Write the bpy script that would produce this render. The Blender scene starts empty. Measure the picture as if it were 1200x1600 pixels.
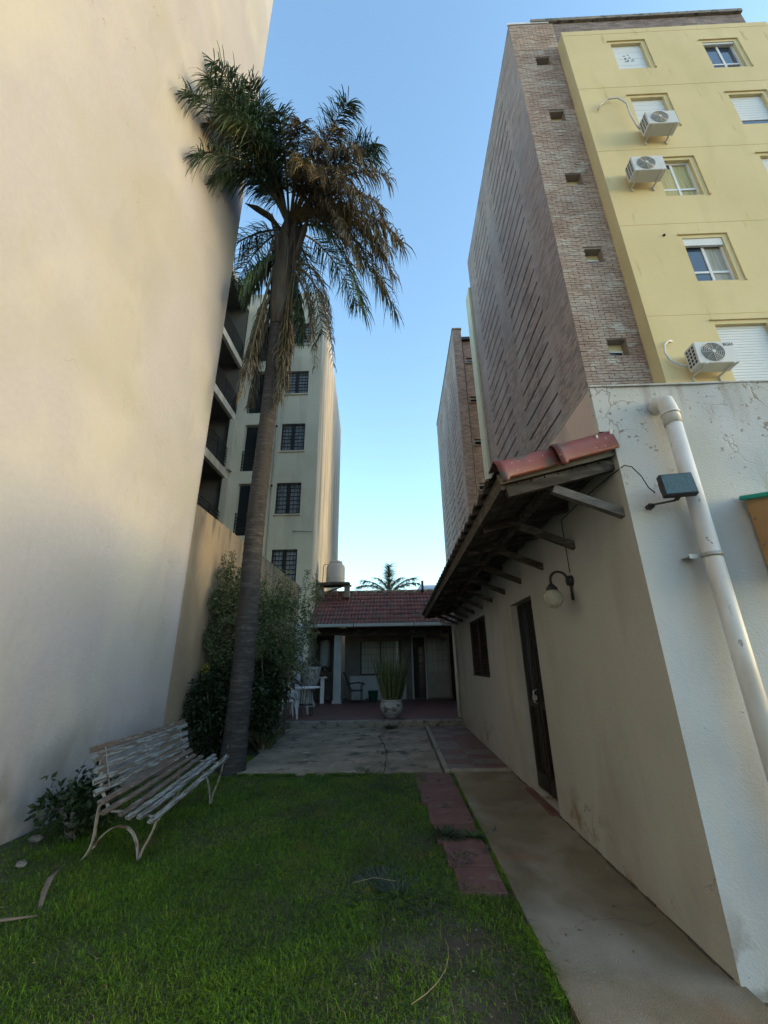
import bpy, bmesh, math, random
import numpy as np
from mathutils import Vector, Matrix, Euler
random.seed(7); rng = np.random.default_rng(7)
C = bpy.context.scene.collection
sc = bpy.context.scene
PI = math.pi

# ------------------------------------------------------------------ camera, sky, sun, exposure
cam = bpy.data.objects.new('camera', bpy.data.cameras.new('camera')); C.objects.link(cam)
up = Vector((-27, 1760, -647)).normalized()
yd = Vector((22, -237, -647)); yd = (yd - up*yd.dot(up)).normalized()
xd = yd.cross(up)
M3 = Matrix((xd, yd, up))
cam.matrix_world = Matrix.Translation((0, 0, 1.45)) @ M3.to_4x4()
cam.data.sensor_fit = 'VERTICAL'; cam.data.sensor_height = 36; cam.data.lens = 647/1600*36
cam.data.clip_start = 0.05; cam.data.clip_end = 2000
sc.camera = cam

SUN_EL, SUN_ROT = math.radians(9), math.radians(96)      # low sun behind and right of the viewer
w = bpy.data.worlds.new('World'); sc.world = w; w.use_nodes = True
wn, wl = w.node_tree.nodes, w.node_tree.links
bg = wn['Background']
sky = wn.new('ShaderNodeTexSky'); sky.sky_type = 'NISHITA'; sky.sun_disc = False
sky.sun_elevation = SUN_EL; sky.sun_rotation = SUN_ROT
sky.air_density = 1.1; sky.dust_density = 1.4; sky.ozone_density = 2.0; sky.altitude = 50
tint = wn.new('ShaderNodeMix'); tint.data_type = 'RGBA'; tint.blend_type = 'MULTIPLY'; tint.inputs[0].default_value = 1.0
tint.inputs[7].default_value = (.95, 1.015, 1.0, 1)      # camera white balance, the same over the whole sky
wl.new(sky.outputs[0], tint.inputs[6]); wl.new(tint.outputs[2], bg.inputs[0]); bg.inputs[1].default_value = 0.15
sd = bpy.data.lights.new('sun', 'SUN'); sun = bpy.data.objects.new('sun', sd); C.objects.link(sun)
sd.energy = 0.03; sd.angle = math.radians(80); sd.color = (1, .97, .91)
sdir = Vector((math.sin(SUN_ROT)*math.cos(SUN_EL), math.cos(SUN_ROT)*math.cos(SUN_EL), math.sin(SUN_EL)))
sun.rotation_euler = sdir.to_track_quat('Z', 'Y').to_euler(); sun.location = (0, -5, 30)
vs = sc.view_settings
vs.view_transform = 'Standard'; vs.look = 'None'; vs.gamma = 1; vs.use_curve_mapping = False; vs.exposure = 2.3

# ------------------------------------------------------------------ materials
MATS = {}
def mat(name, stops, scale=3., rough=.85, bump=.15, bscale=60., fine=.12, wear=(), metallic=0., stretch=(1, 1, 1), island=0., spec=.3, trans=0., brick=None, bands=None):
    """stops: colour list mixed by large noise; wear: (colour, scale, lo, hi, stretch, (z0,z1)|None, kind)"""
    m = bpy.data.materials.new(name); m.use_nodes = True; MATS[name] = m
    n, l = m.node_tree.nodes, m.node_tree.links
    b = n['Principled BSDF']
    b.inputs['Roughness'].default_value = rough; b.inputs['Metallic'].default_value = metallic
    b.inputs['Specular IOR Level'].default_value = spec
    geo = n.new('ShaderNodeNewGeometry')
    def pos(st):
        mp = n.new('ShaderNodeVectorMath'); mp.operation = 'MULTIPLY'; mp.inputs[1].default_value = st
        l.new(geo.outputs['Position'], mp.inputs[0]); return mp.outputs[0]
    def noise(sca, st=(1, 1, 1), det=5., dist=0.):
        t = n.new('ShaderNodeTexNoise'); t.inputs['Scale'].default_value = sca; t.inputs['Detail'].default_value = det
        t.inputs['Distortion'].default_value = dist; l.new(pos(st), t.inputs[0]); return t.outputs[0]
    def rng_(v, lo, hi, a=0., c=1.):
        r = n.new('ShaderNodeMapRange'); r.inputs[1].default_value = lo; r.inputs[2].default_value = hi
        r.inputs[3].default_value = a; r.inputs[4].default_value = c; l.new(v, r.inputs[0]); return r.outputs[0]
    def mth(op, a, c):
        x = n.new('ShaderNodeMath'); x.operation = op
        for i, v in enumerate((a, c)):
            if isinstance(v, (int, float)): x.inputs[i].default_value = v
            else: l.new(v, x.inputs[i])
        return x.outputs[0]
    def mix(f, a, c, mode='MIX'):
        x = n.new('ShaderNodeMix'); x.data_type = 'RGBA'; x.blend_type = mode
        for s, v in ((x.inputs[0], f), (x.inputs[6], a), (x.inputs[7], c)):
            if isinstance(v, (int, float)): s.default_value = v
            elif isinstance(v, tuple): s.default_value = (*v, 1)
            else: l.new(v, s)
        return x.outputs[2]
    cr = n.new('ShaderNodeValToRGB'); el = cr.color_ramp.elements
    while len(el) < len(stops): el.new(.5)
    for i, s in enumerate(stops):
        el[i].position = .3 + .4*i/max(1, len(stops)-1); el[i].color = (*s, 1)
    l.new(noise(scale, stretch), cr.inputs[0]); col = cr.outputs[0]
    hgt = noise(bscale, stretch, 6.)
    if brick:     # (along axis 'x'|'y', brick w, h, mortar colour)
        sx = n.new('ShaderNodeSeparateXYZ'); l.new(geo.outputs['Position'], sx.inputs[0])
        cx = n.new('ShaderNodeCombineXYZ'); l.new(sx.outputs[0 if brick[0] == 'x' else 1], cx.inputs[0]); l.new(sx.outputs[2], cx.inputs[1])
        bt = n.new('ShaderNodeTexBrick'); bt.inputs['Scale'].default_value = 1.
        bt.inputs['Brick Width'].default_value = brick[1]; bt.inputs['Row Height'].default_value = brick[2]
        bt.inputs['Mortar Size'].default_value = .007; bt.inputs['Mortar Smooth'].default_value = .3
        bt.inputs['Color1'].default_value = (.62, .62, .62, 1); bt.inputs['Color2'].default_value = (1.25, 1.2, 1.15, 1); bt.inputs['Mortar'].default_value = (*brick[3], 1)
        l.new(cx.outputs[0], bt.inputs[0])
        col = mix(1., col, bt.outputs[0], 'MULTIPLY')
        hgt = mth('ADD', hgt, mth('MULTIPLY', bt.outputs[1], -2.))
    col = mix(1., col, mix(noise(bscale*.45, stretch), (1-fine,)*3, (1+fine,)*3), 'MULTIPLY')
    if island:
        col = mix(1., col, mix(geo.outputs['Random Per Island'], (1-island,)*3, (1+island,)*3), 'MULTIPLY')
        oi = n.new('ShaderNodeObjectInfo')
        col = mix(1., col, mix(oi.outputs['Random'], (1-island*.7,)*3, (1+island*.7,)*3), 'MULTIPLY')
    for wv in wear:
        c_, s_, lo, hi, st, zr = wv[:6]; kind = wv[6] if len(wv) > 6 else 'noise'
        if kind == 'crack':
            nz = n.new('ShaderNodeTexNoise'); nz.inputs['Scale'].default_value = 3.; nz.inputs['Detail'].default_value = 4.; l.new(pos((1, 1, 1)), nz.inputs[0])
            va = n.new('ShaderNodeVectorMath'); va.operation = 'MULTIPLY_ADD'; l.new(nz.outputs[1], va.inputs[0]); va.inputs[1].default_value = (.5, .5, .5); l.new(pos(st), va.inputs[2])
            vo = n.new('ShaderNodeTexVoronoi'); vo.feature = 'DISTANCE_TO_EDGE'; vo.inputs['Scale'].default_value = s_; l.new(va.outputs[0], vo.inputs[0])
            f = rng_(vo.outputs[0], lo, hi, 1., 0.); f = mth('MULTIPLY', f, rng_(noise(1.7), .48, .62))
        else:
            f = rng_(noise(s_, st, 7., .3), lo, hi)
        if zr:
            sz = n.new('ShaderNodeSeparateXYZ'); l.new(geo.outputs['Position'], sz.inputs[0])
            f = mth('MULTIPLY', f, rng_(mth('ADD', sz.outputs[2], mth('MULTIPLY', noise(2.), .5)), zr[0]+.25, zr[1]+.25, 0., 1.))
        col = mix(f, col, c_)
        if kind == 'crack': hgt = mth('ADD', hgt, mth('MULTIPLY', f, -3.))
    if bands:     # (spacing along z, depth)
        sz = n.new('ShaderNodeSeparateXYZ'); l.new(geo.outputs['Position'], sz.inputs[0])
        md = mth('FRACT', mth('DIVIDE', mth('ADD', sz.outputs[2], mth('MULTIPLY', noise(.9), .05)), bands[0]), 0.)
        g = rng_(mth('ABSOLUTE', mth('SUBTRACT', md, .5), 0.), 0., bands[1], 1., 0.)
        hgt = mth('ADD', hgt, mth('MULTIPLY', g, bands[2]))
    l.new(col, b.inputs['Base Color'])
    if bump:
        bp = n.new('ShaderNodeBump'); bp.inputs['Strength'].default_value = bump; bp.inputs['Distance'].default_value = .01
        l.new(hgt, bp.inputs['Height']); l.new(bp.outputs[0], b.inputs['Normal'])
    if trans:
        tr = n.new('ShaderNodeBsdfTranslucent'); l.new(col, tr.inputs[0]); ms = n.new('ShaderNodeMixShader'); ms.inputs[0].default_value = trans
        l.new(b.outputs[0], ms.inputs[1]); l.new(tr.outputs[0], ms.inputs[2]); l.new(ms.outputs[0], n['Material Output'].inputs[0])
    return m

PL_A = mat('plaster_cream', [(0.305, 0.298, 0.310), (0.342, 0.334, 0.352), (0.323, 0.315, 0.332)], .5, .92, .55, 34, .07,
           wear=[((.40, .395, .35), .8, .5, .8, (1, 1, .5), None), ((.31, .305, .27), .55, .5, .75, (1, .7, 1), None),
                 ((.29, .285, .255), 1.6, .6, .8, (1, 1.6, .5), None), ((.14, .13, .115), 3.0, .34, .6, (1, 1, .6), (1.1, -.1)), ((.40, .39, .35), .35, 0, .0016, (1, 1, .5), None, 'crack')])
PL_PEACH = mat('plaster_peach', [(0.257, 0.202, 0.147), (0.306, 0.251, 0.184)], 1.5, .9, .3, 40, .1,
               wear=[((.2, .17, .13), 1.6, .52, .68, (1, 1, .3), None), ((.12, .11, .09), 5, .5, .64, (1, 1, .2), (3.7, 4.3))])
PL_GREY = mat('plaster_grey', [(0.544, 0.509, 0.404), (0.641, 0.592, 0.482)], .6, .9, .2, 30, .07,
              wear=[((.34, .31, .26), 1.1, .5, .75, (1, 1, .15), None)])
PL_SIDE = mat('plaster_streaked', [(0.560, 0.506, 0.421), (0.672, 0.605, 0.508)], .8, .9, .2, 30, .07,
              wear=[((.33, .30, .25), 2.2, .45, .7, (1, 1, .08), None)])
PL_SHADE = mat('shaded_gallery_plaster', [(.10, .095, .085), (.15, .14, .125)], 1, .9, .2, 30, .1)  # plaster darkened: the shade inside the galleries is in the colour
PL_CREAM = mat('plaster_yellow_cream', [(0.361, 0.361, 0.346), (0.403, 0.403, 0.389)], 1.2, .88, .4, 55, .07,
               wear=[((.43, .43, .40), 1.1, .5, .8, (1, 1, .6), None), ((.31, .30, .27), 2.1, .52, .75, (1, 1, .35), None), ((.31, .265, .225), 1.7, .44, .70, (1, .8, 1.4), (.55, -.1)),
                     ((.22, .17, .12), 3.4, .60, .70, (1, 1, 1), (.55, .1)), ((.10, .09, .08), 1.2, 0, .004, (1, 1, 1), (1.0, .2), 'crack')])
PL_WHITE = mat('plaster_white', [(0.355, 0.384, 0.411), (0.425, 0.452, 0.477), (0.392, 0.421, 0.458)], 1.2, .8, .3, 80, .05,
               wear=[((.46, .45, .42), 1.3, .5, .75, (1.6, 1, .4), None), ((.16, .14, .12), 2.6, .0, .018, (1, 1, .8), (2.55, 3.0), 'crack'),
                     ((.22, .20, .17), 24, .63, .66, (1, 1, 1), (2.2, 2.9)), ((.30, .29, .26), 3., .56, .68, (1, 1, .35), (2.75, 3.4)),
                     ((.14, .13, .12), 26, .71, .73, (1, 1, 1), None), ((.2, .18, .15), 6, .48, .6, (1, 1, 1), (.3, .02)), ((.36, .37, .36), .9, .5, .66, (1.2, 1, .5), None), ((.30, .29, .27), 5, .60, .70, (1, 1, .22), (1.6, 3.4))])
PL_PINK = mat('plaster_pink', [(0.448, 0.378, 0.383), (0.499, 0.434, 0.442)], 1.2, .9, .2, 60, .05, wear=[((0.344, 0.311, 0.323), 2, .55, .7, (1, 1, .4), None)])
PL_YEL = mat('plaster_yellow', [(0.594, 0.469, 0.257), (0.657, 0.525, 0.299)], .6, .85, .12, 40, .03,
             wear=[((.53, .45, .24), 1.5, .5, .8, (1, 1, .3), None), ((.45, .37, .18), 2.6, .64, .74, (1.6, 1, .25), None)])
PL_YEL2 = mat('plaster_pale_yellow', [(.5, .47, .33), (.56, .53, .39)], 1., .85, .1, 40, .05)
BRK_M = mat('mortar', [(.22, .185, .16), (.28, .24, .21)], 2., .95, .3, 60, .1)
BRK = mat('brick_red', [(0.248, 0.176, 0.144), (0.328, 0.250, 0.207), (0.378, 0.329, 0.288)], 1.2, .9, .5, 45, .2, island=.13, wear=[((0.447, 0.432, 0.380), 3, .56, .72, (1, 1, 1.5), None)])
BRK_SIDE = mat('brick_side', [(0.273, 0.190, 0.169), (0.317, 0.224, 0.199), (0.299, 0.216, 0.195)], 1.4, .9, .5, 30, .12, brick=('y', .24, .068, (.66, .66, .66)),
               wear=[((.30, .26, .235), 1.3, .5, .8, (1, .6, 1), None), ((.40, .33, .30), .7, .5, .75, (1, 1, .5), None)])
BRK_FAR = mat('brick_far', [(0.204, 0.162, 0.155), (0.264, 0.231, 0.224)], .8, .9, .6, 18, .2, brick=('x', .24, .068, (.6, .6, .6)))
WHITE = mat('white_paint', [(.66, .68, .68), (.76, .77, .76)], 4, .55, .05, 60, .04)
PVC = mat('white_pvc', [(0.533, 0.544, 0.546), (0.614, 0.629, 0.637)], 3, .45, .04, 60, .04, wear=[((0.404, 0.357, 0.301), 5, .52, .75, (1, 1, .3), None), ((0.242, 0.238, 0.227), 24, .69, .71, (1, 1, .5), None)])
ALU = mat('white_aluminium', [(.60, .63, .65), (.68, .70, .71)], 4, .4, .02, 60, .03)
SHUT = mat('shutter_white', [(0.598, 0.625, 0.634), (0.651, 0.669, 0.669)], 2, .5, .05, 60, .04)
DARK = mat('dark_interior', [(.012, .012, .013), (.02, .02, .02)], 2, .7, 0, 30, .1)
BLACK = mat('black_iron', [(.012, .012, .014), (.022, .022, .024)], 8, .5, .1, 60, .2, spec=.4)
GLASS = mat('window_glass', [(0.024, 0.040, 0.064), (0.040, 0.064, 0.096)], 1, .06, 0, 30, .05, spec=.9)
PALEG = mat('curtained_glass', [(.20, .24, .29), (.34, .38, .42), (.10, .12, .15)], 3, .3, 0, 30, .1, stretch=(2, 1, .6), spec=.7)
SHADEC = mat('shaded_cream', [(.22, .22, .20), (.28, .28, .25)], 3, .8, .1, 50, .06)  # cream of the porch door, shade mixed into the colour
SHADEW = mat('shaded_white', [(.30, .33, .34), (.38, .41, .42)], 3, .8, .1, 50, .06)  # white for porch parts, darkened to carry the porch shade
GLASSD = mat('dark_glass', [(.012, .014, .016), (.025, .027, .03)], 3, .12, 0, 30, .05, spec=.6)
CURT = mat('curtain', [(0.272, 0.272, 0.248), (0.416, 0.416, 0.376)], 9, .9, .2, 30, .1, stretch=(3, 1, .15))
CURTY = mat('curtain_yellow', [(.30, .27, .14), (.48, .45, .25)], 9, .9, .2, 30, .1, stretch=(3, 1, .15))
WOODD = mat('old_dark_wood', [(.035, .028, .022), (.075, .062, .05)], 4, .85, .5, 30, .3, stretch=(1, 6, 6), wear=[((.13, .12, .105), 5, .52, .68, (1, 4, 4), None)])
WOODG = mat('grey_weathered_wood', [(.09, .08, .07), (.17, .155, .14)], 5, .85, .5, 30, .3, stretch=(1.5, 5, 5))
DOORM = mat('dark_door', [(.014, .012, .010), (.03, .024, .018)], 5, .5, .2, 30, .3, stretch=(1, 4, .5))
SHUTD = mat('dark_shutter', [(.035, .022, .017), (.055, .035, .028)], 5, .6, .2, 30, .2)
TILE_R = mat('glazed_red_tile', [(0.100, 0.023, 0.022), (0.133, 0.031, 0.028), (0.114, 0.033, 0.030)], 7, .42, .25, 40, .15, island=.08,
             wear=[((.075, .055, .045), 9, .54, .66, (1, 1, 1), None), ((.28, .22, .20), 34, .66, .70, (1, 1, 1), None), ((.05, .045, .04), 3, .6, .7, (1, 1, 1), None)])
TILE_OLD = mat('old_roof_tile', [(0.128, 0.034, 0.030), (0.180, 0.056, 0.049), (0.083, 0.045, 0.038)], 3, .38, .3, 30, .25, island=.25, spec=.6, wear=[((0.068, 0.060, 0.053), 4, .52, .66, (1, 1, 1), None)])
TILE_UND = mat('mossy_tile', [(.06, .05, .045), (.12, .10, .09)], 6, .9, .5, 30, .3, island=.3)
LIME = mat('lime_mortar', [(.5, .48, .45), (.62, .6, .57)], 9, .9, .5, 40, .2)
CONC = mat('path_concrete', [(0.116, 0.098, 0.066), (0.151, 0.127, 0.088), (0.181, 0.159, 0.113)], .9, .9, .45, 150, .24,
           wear=[((.13, .10, .075), 2.2, .54, .72, (1, 1, 1), None), ((.36, .34, .31), 1.3, .48, .85, (1.1, .8, 1), None), ((.07, .06, .05), 30, .70, .72, (1, 1, 1), None), ((.20, .10, .06), 1.4, .58, .75, (.7, 1, 1), None), ((.055, .045, .035), .8, 0, .004, (1, 1, 1), None, 'crack'), ((.22, .205, .18), 26, .66, .72, (1, 1, 1), None)])
SLAB = mat('patio_concrete', [(0.133, 0.110, 0.084), (0.204, 0.172, 0.133), (0.265, 0.223, 0.176)], 1.6, .9, .6, 45, .25,
           wear=[((.06, .06, .05), 3, .55, .68, (1, 1, 1), None), ((.33, .31, .28), 5, .60, .72, (1, 1, 1), None), ((.035, .035, .03), 2.6, 0, .012, (1, 1, 1), None, 'crack')])
CURB = mat('curb_concrete', [(0.166, 0.152, 0.131), (0.248, 0.228, 0.200)], 4, .9, .5, 50, .2, wear=[((0.069, 0.069, 0.059), 6, .52, .66, (1, 1, 1), None)])
KERB = mat('kerb_concrete', [(.20, .185, .16), (.28, .26, .225)], 4, .9, .5, 50, .2, wear=[((.1, .1, .085), 6, .56, .7, (1, 1, 1), None)])
TILE_F = mat('red_floor_tile', [(0.105, 0.043, 0.038), (0.140, 0.059, 0.052)], 5, .6, .2, 50, .15, island=.1, wear=[((0.119, 0.091, 0.077), 4, .52, .7, (1, 1, 1), None)])
TILE_G = mat('grey_floor_tile', [(0.119, 0.098, 0.087), (0.161, 0.130, 0.115)], 5, .6, .2, 50, .15, island=.1, wear=[((0.084, 0.063, 0.056), 4, .52, .7, (1, 1, 1), None)])
PAVER = mat('red_paver', [(0.099, 0.048, 0.048), (0.139, 0.071, 0.065)], 4, .8, .4, 60, .2, island=.08, wear=[((0.145, 0.124, 0.111), 6, .58, .7, (1, 1, 1), None), ((0.030, 0.032, 0.030), 5, .60, .7, (1, 1, 1), None)])
PATIO = mat('porch_floor_red', [(.10, .05, .045), (.15, .075, .07)], 2, .55, .1, 50, .15)
SOIL = mat('soil', [(.028, .026, .018), (.055, .048, .034), (.04, .042, .02)], 3, .95, .8, 30, .3, wear=[((.085, .078, .068), 3.2, .52, .70, (1, 1, 1), None)])
EARTH = mat('bare_earth', [(.08, .065, .05), (.13, .11, .085)], 3, .95, .5, 30, .3)
GRASS = mat('grass_blade', [(0.055, 0.106, 0.007), (0.084, 0.168, 0.010), (0.116, 0.187, 0.010)], 1.4, .6, 0, 6, .3, island=.35, trans=.25, wear=[((0.203, 0.149, 0.026), 1.9, .60, .76, (1, 1, 1), None)])
GRASSD = mat('weed_leaf', [(0.017, 0.045, 0.014), (0.035, 0.070, 0.021)], 6, .6, 0, 6, .3, island=.35, trans=.2)
STRAW = mat('dry_stalk', [(0.150, 0.125, 0.075), (0.210, 0.175, 0.110)], 6, .8, 0, 30, .2, island=.2)
OLIVE = mat('olive_leaf', [(0.045, 0.066, 0.029), (0.077, 0.100, 0.044), (0.109, 0.117, 0.063)], 1.8, .5, 0, 6, .3, island=.45, trans=.12)
DEEPL = mat('dark_leaf', [(0.011, 0.022, 0.008), (0.021, 0.038, 0.013)], 2, .5, 0, 6, .3, island=.4, trans=.1)
BROWNL = mat('bronze_leaf', [(.055, .03, .026), (.10, .06, .052)], 4, .45, .1, 20, .25, island=.3)
STRAP = mat('strap_leaf', [(.03, .05, .02), (.055, .07, .03), (.12, .10, .055)], 4, .55, 0, 20, .3, island=.4)
YELFL = mat('yellow_flower', [(0.160, 0.144, 0.012), (0.200, 0.180, 0.020)], 4, .6, 0, 20, .2)
SANS = mat('sansevieria_leaf', [(.06, .085, .035), (.13, .14, .065)], 7, .45, .05, 30, .25, island=.3, stretch=(1, 1, 3))
PALMG = mat('palm_leaf_green', [(0.025, 0.046, 0.028), (0.041, 0.075, 0.040), (0.062, 0.091, 0.038)], 1.2, .45, 0, 6, .3, island=.4, trans=.15)
PALMB = mat('palm_leaf_dry', [(0.087, 0.071, 0.048), (0.145, 0.127, 0.092), (0.052, 0.059, 0.040)], 2.2, .75, 0, 6, .3, island=.4, trans=.15)
PALMM = mat('palm_leaf_fading', [(0.050, 0.063, 0.028), (0.140, 0.100, 0.044), (0.080, 0.079, 0.033)], 1.6, .65, 0, 6, .3, island=.45, trans=.15)
RACH = mat('palm_rachis', [(.06, .06, .03), (.11, .09, .05)], 4, .6, .1, 30, .2)
TRUNK = mat('palm_trunk', [(0.022, 0.020, 0.020), (0.036, 0.033, 0.033), (0.029, 0.026, 0.028)], 3, .9, .8, 26, .3, stretch=(1, 1, 2.5),
            wear=[((.075, .07, .065), 5, .5, .75, (1, 1, 5), None), ((.22, .21, .20), 9, .72, .74, (3, 3, .6), (3.4, 3.2)), ((.04, .035, .03), 4, .57, .68, (1, 1, .5), None)], bands=(.085, .12, -.4))
SHEATH = mat('palm_sheath', [(0.043, 0.038, 0.033), (0.082, 0.076, 0.070)], 3, .85, .5, 26, .3, stretch=(4, 4, .4))
FAR_LEAF = mat('far_palm_leaf', [(0.154, 0.192, 0.058), (0.333, 0.288, 0.096)], .5, .6, 0, 2, .3, island=.4, trans=.5)
SLATP = mat('peeling_slat', [(0.057, 0.049, 0.042), (0.098, 0.085, 0.077)], 6, .85, .6, 60, .3, stretch=(6, 1.2, 6), island=.15,
            wear=[((.21, .24, .255), 20, .46, .55, (3.2, .28, 3.2), None), ((.05, .045, .04), 30, .62, .68, (2, .6, 2), None)])
SLATB = mat('bare_slat', [(0.064, 0.050, 0.043), (0.109, 0.091, 0.082)], 6, .85, .6, 60, .3, stretch=(6, 1.2, 6), island=.15,
            wear=[((.20, .215, .22), 22, .57, .63, (3.2, .28, 3.2), None), ((.05, .045, .04), 30, .60, .66, (2, .6, 2), None)])
IRONP = mat('old_painted_iron', [(.20, .18, .16), (.30, .27, .24)], 9, .7, .4, 60, .3, wear=[((.10, .06, .04), 12, .52, .62, (1, 1, 1), None)])
PLAST = mat('white_plastic', [(.62, .65, .66), (.68, .70, .70)], 3, .4, 0, 30, .04)
TEAL = mat('teal_plastic', [(.02, .13, .12), (.03, .17, .16)], 3, .4, 0, 30, .05)
GREEN = mat('green_canvas', [(.01, .22, .17), (.02, .30, .24)], 6, .6, .3, 60, .1)
TAN = mat('tan_board', [(.34, .20, .09), (.42, .27, .13)], 3, .7, .1, 40, .1)
TANK = mat('grey_plastic_tank', [(.44, .42, .40), (.52, .50, .48)], 2, .5, .05, 40, .05)
POT = mat('old_stone_pot', [(.30, .30, .29), (.46, .46, .45)], 7, .8, .5, 40, .2, wear=[((.12, .12, .11), 7, .52, .64, (1, 1, 1), None)])
ACW = mat('ac_white', [(0.510, 0.527, 0.527), (0.578, 0.586, 0.578)], 3, .45, .02, 30, .03)
ACG = mat('ac_grille', [(.10, .11, .11), (.16, .165, .165)], 3, .5, .02, 30, .1)
STEEL = mat('galvanised_steel', [(.30, .30, .29), (.42, .42, .41)], 9, .5, .05, 40, .1, metallic=.5)
GUTM = mat('grey_gutter', [(.30, .33, .34), (.38, .41, .42)], 4, .6, .05, 40, .1)
FLOODG = mat('floodlight_glass', [(.012, .03, .024), (.025, .05, .04)], 30, .45, .3, 90, .2, spec=.25)
INK = mat('plaster_pink', [(0.448, 0.378, 0.383), (0.499, 0.434, 0.442)], 1.2, .9, .2, 60, .05, wear=[((0.344, 0.311, 0.323), 2, .55, .7, (1, 1, .4), None)])
PL_YEL = mat('plaster_yellow', [(0.560, 0.469, 0.262), (0.620, 0.525, 0.305)], .6, .85, .12, 40, .03,
             wear=[((.53, .45, .24), 1.5, .5, .8, (1, 1, .3), None), ((.45, .37, .18), 2.6, .64, .74, (1.6, 1, .25), None)])
PL_YEL2 = mat('plaster_pale_yellow', [(.5, .47, .33), (.56, .53, .39)], 1., .85, .1, 40, .05)
BRK_M = mat('mortar', [(.22, .185, .16), (.28, .24, .21)], 2., .95, .3, 60, .1)
BRK = mat('brick_red', [(0.248, 0.176, 0.144), (0.328, 0.250, 0.207), (0.378, 0.329, 0.288)], 1.2, .9, .5, 45, .2, island=.13, wear=[((0.447, 0.432, 0.380), 3, .56, .72, (1, 1, 1.5), None)])
BRK_SIDE = mat('brick_side', [(0.310, 0.232, 0.201), (0.360, 0.273, 0.237), (0.340, 0.263, 0.232)], 1.4, .9, .5, 30, .12, brick=('y', .24, .068, (.66, .66, .66)),
               wear=[((.30, .26, .235), 1.3, .5, .8, (1, .6, 1), None), ((.40, .33, .30), .7, .5, .75, (1, 1, .5), None)])
BRK_FAR = mat('brick_far', [(0.204, 0.162, 0.155), (0.264, 0.231, 0.224)], .8, .9, .6, 18, .2, brick=('x', .24, .068, (.6, .6, .6)))
WHITE = mat('white_paint', [(.66, .68, .68), (.76, .77, .76)], 4, .55, .05, 60, .04)
PVC = mat('white_pvc', [(0.533, 0.544, 0.546), (0.614, 0.629, 0.637)], 3, .45, .04, 60, .04, wear=[((0.404, 0.357, 0.301), 5, .52, .75, (1, 1, .3), None), ((0.242, 0.238, 0.227), 24, .69, .71, (1, 1, .5), None)])
ALU = mat('white_aluminium', [(.60, .63, .65), (.68, .70, .71)], 4, .4, .02, 60, .03)
SHUT = mat('shutter_white', [(0.598, 0.625, 0.634), (0.651, 0.669, 0.669)], 2, .5, .05, 60, .04)
DARK = mat('dark_interior', [(.012, .012, .013), (.02, .02, .02)], 2, .7, 0, 30, .1)
BLACK = mat('black_iron', [(.012, .012, .014), (.022, .022, .024)], 8, .5, .1, 60, .2, spec=.4)
GLASS = mat('window_glass', [(0.024, 0.040, 0.064), (0.040, 0.064, 0.096)], 1, .06, 0, 30, .05, spec=.9)
PALEG = mat('curtained_glass', [(.20, .24, .29), (.34, .38, .42), (.10, .12, .15)], 3, .3, 0, 30, .1, stretch=(2, 1, .6), spec=.7)
SHADEC = mat('shaded_cream', [(.22, .22, .20), (.28, .28, .25)], 3, .8, .1, 50, .06)  # porch door cream with the roof's shade painted in
SHADEW = mat('shaded_white', [(.30, .33, .34), (.38, .41, .42)], 3, .8, .1, 50, .06)  # shaded copy of the white paint, for parts under the porch roof
GLASSD = mat('dark_glass', [(.012, .014, .016), (.025, .027, .03)], 3, .12, 0, 30, .05, spec=.6)
CURT = mat('curtain', [(0.272, 0.272, 0.248), (0.416, 0.416, 0.376)], 9, .9, .2, 30, .1, stretch=(3, 1, .15))
CURTY = mat('curtain_yellow', [(.30, .27, .14), (.48, .45, .25)], 9, .9, .2, 30, .1, stretch=(3, 1, .15))
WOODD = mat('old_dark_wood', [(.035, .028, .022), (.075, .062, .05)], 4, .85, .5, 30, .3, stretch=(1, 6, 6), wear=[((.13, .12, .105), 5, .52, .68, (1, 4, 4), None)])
WOODG = mat('grey_weathered_wood', [(.09, .08, .07), (.17, .155, .14)], 5, .85, .5, 30, .3, stretch=(1.5, 5, 5))
DOORM = mat('dark_door', [(.014, .012, .010), (.03, .024, .018)], 5, .5, .2, 30, .3, stretch=(1, 4, .5))
SHUTD = mat('dark_shutter', [(.035, .022, .017), (.055, .035, .028)], 5, .6, .2, 30, .2)
TILE_R = mat('glazed_red_tile', [(0.105, 0.024, 0.023), (0.140, 0.033, 0.030), (0.120, 0.035, 0.032)], 7, .42, .25, 40, .15, island=.08,
             wear=[((.075, .055, .045), 9, .54, .66, (1, 1, 1), None), ((.28, .22, .20), 34, .66, .70, (1, 1, 1), None), ((.05, .045, .04), 3, .6, .7, (1, 1, 1), None)])
TILE_OLD = mat('old_roof_tile', [(0.128, 0.034, 0.030), (0.180, 0.056, 0.049), (0.083, 0.045, 0.038)], 3, .38, .3, 30, .25, island=.25, spec=.6, wear=[((0.068, 0.060, 0.053), 4, .52, .66, (1, 1, 1), None)])
TILE_UND = mat('mossy_tile', [(.06, .05, .045), (.12, .10, .09)], 6, .9, .5, 30, .3, island=.3)
LIME = mat('lime_mortar', [(.5, .48, .45), (.62, .6, .57)], 9, .9, .5, 40, .2)
CONC = mat('path_concrete', [(0.116, 0.098, 0.066), (0.151, 0.127, 0.088), (0.181, 0.159, 0.113)], .9, .9, .45, 150, .24,
           wear=[((.13, .10, .075), 2.2, .54, .72, (1, 1, 1), None), ((.36, .34, .31), 1.3, .48, .85, (1.1, .8, 1), None), ((.07, .06, .05), 30, .70, .72, (1, 1, 1), None), ((.20, .10, .06), 1.4, .58, .75, (.7, 1, 1), None), ((.055, .045, .035), .8, 0, .004, (1, 1, 1), None, 'crack'), ((.22, .205, .18), 26, .66, .72, (1, 1, 1), None)])
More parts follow.
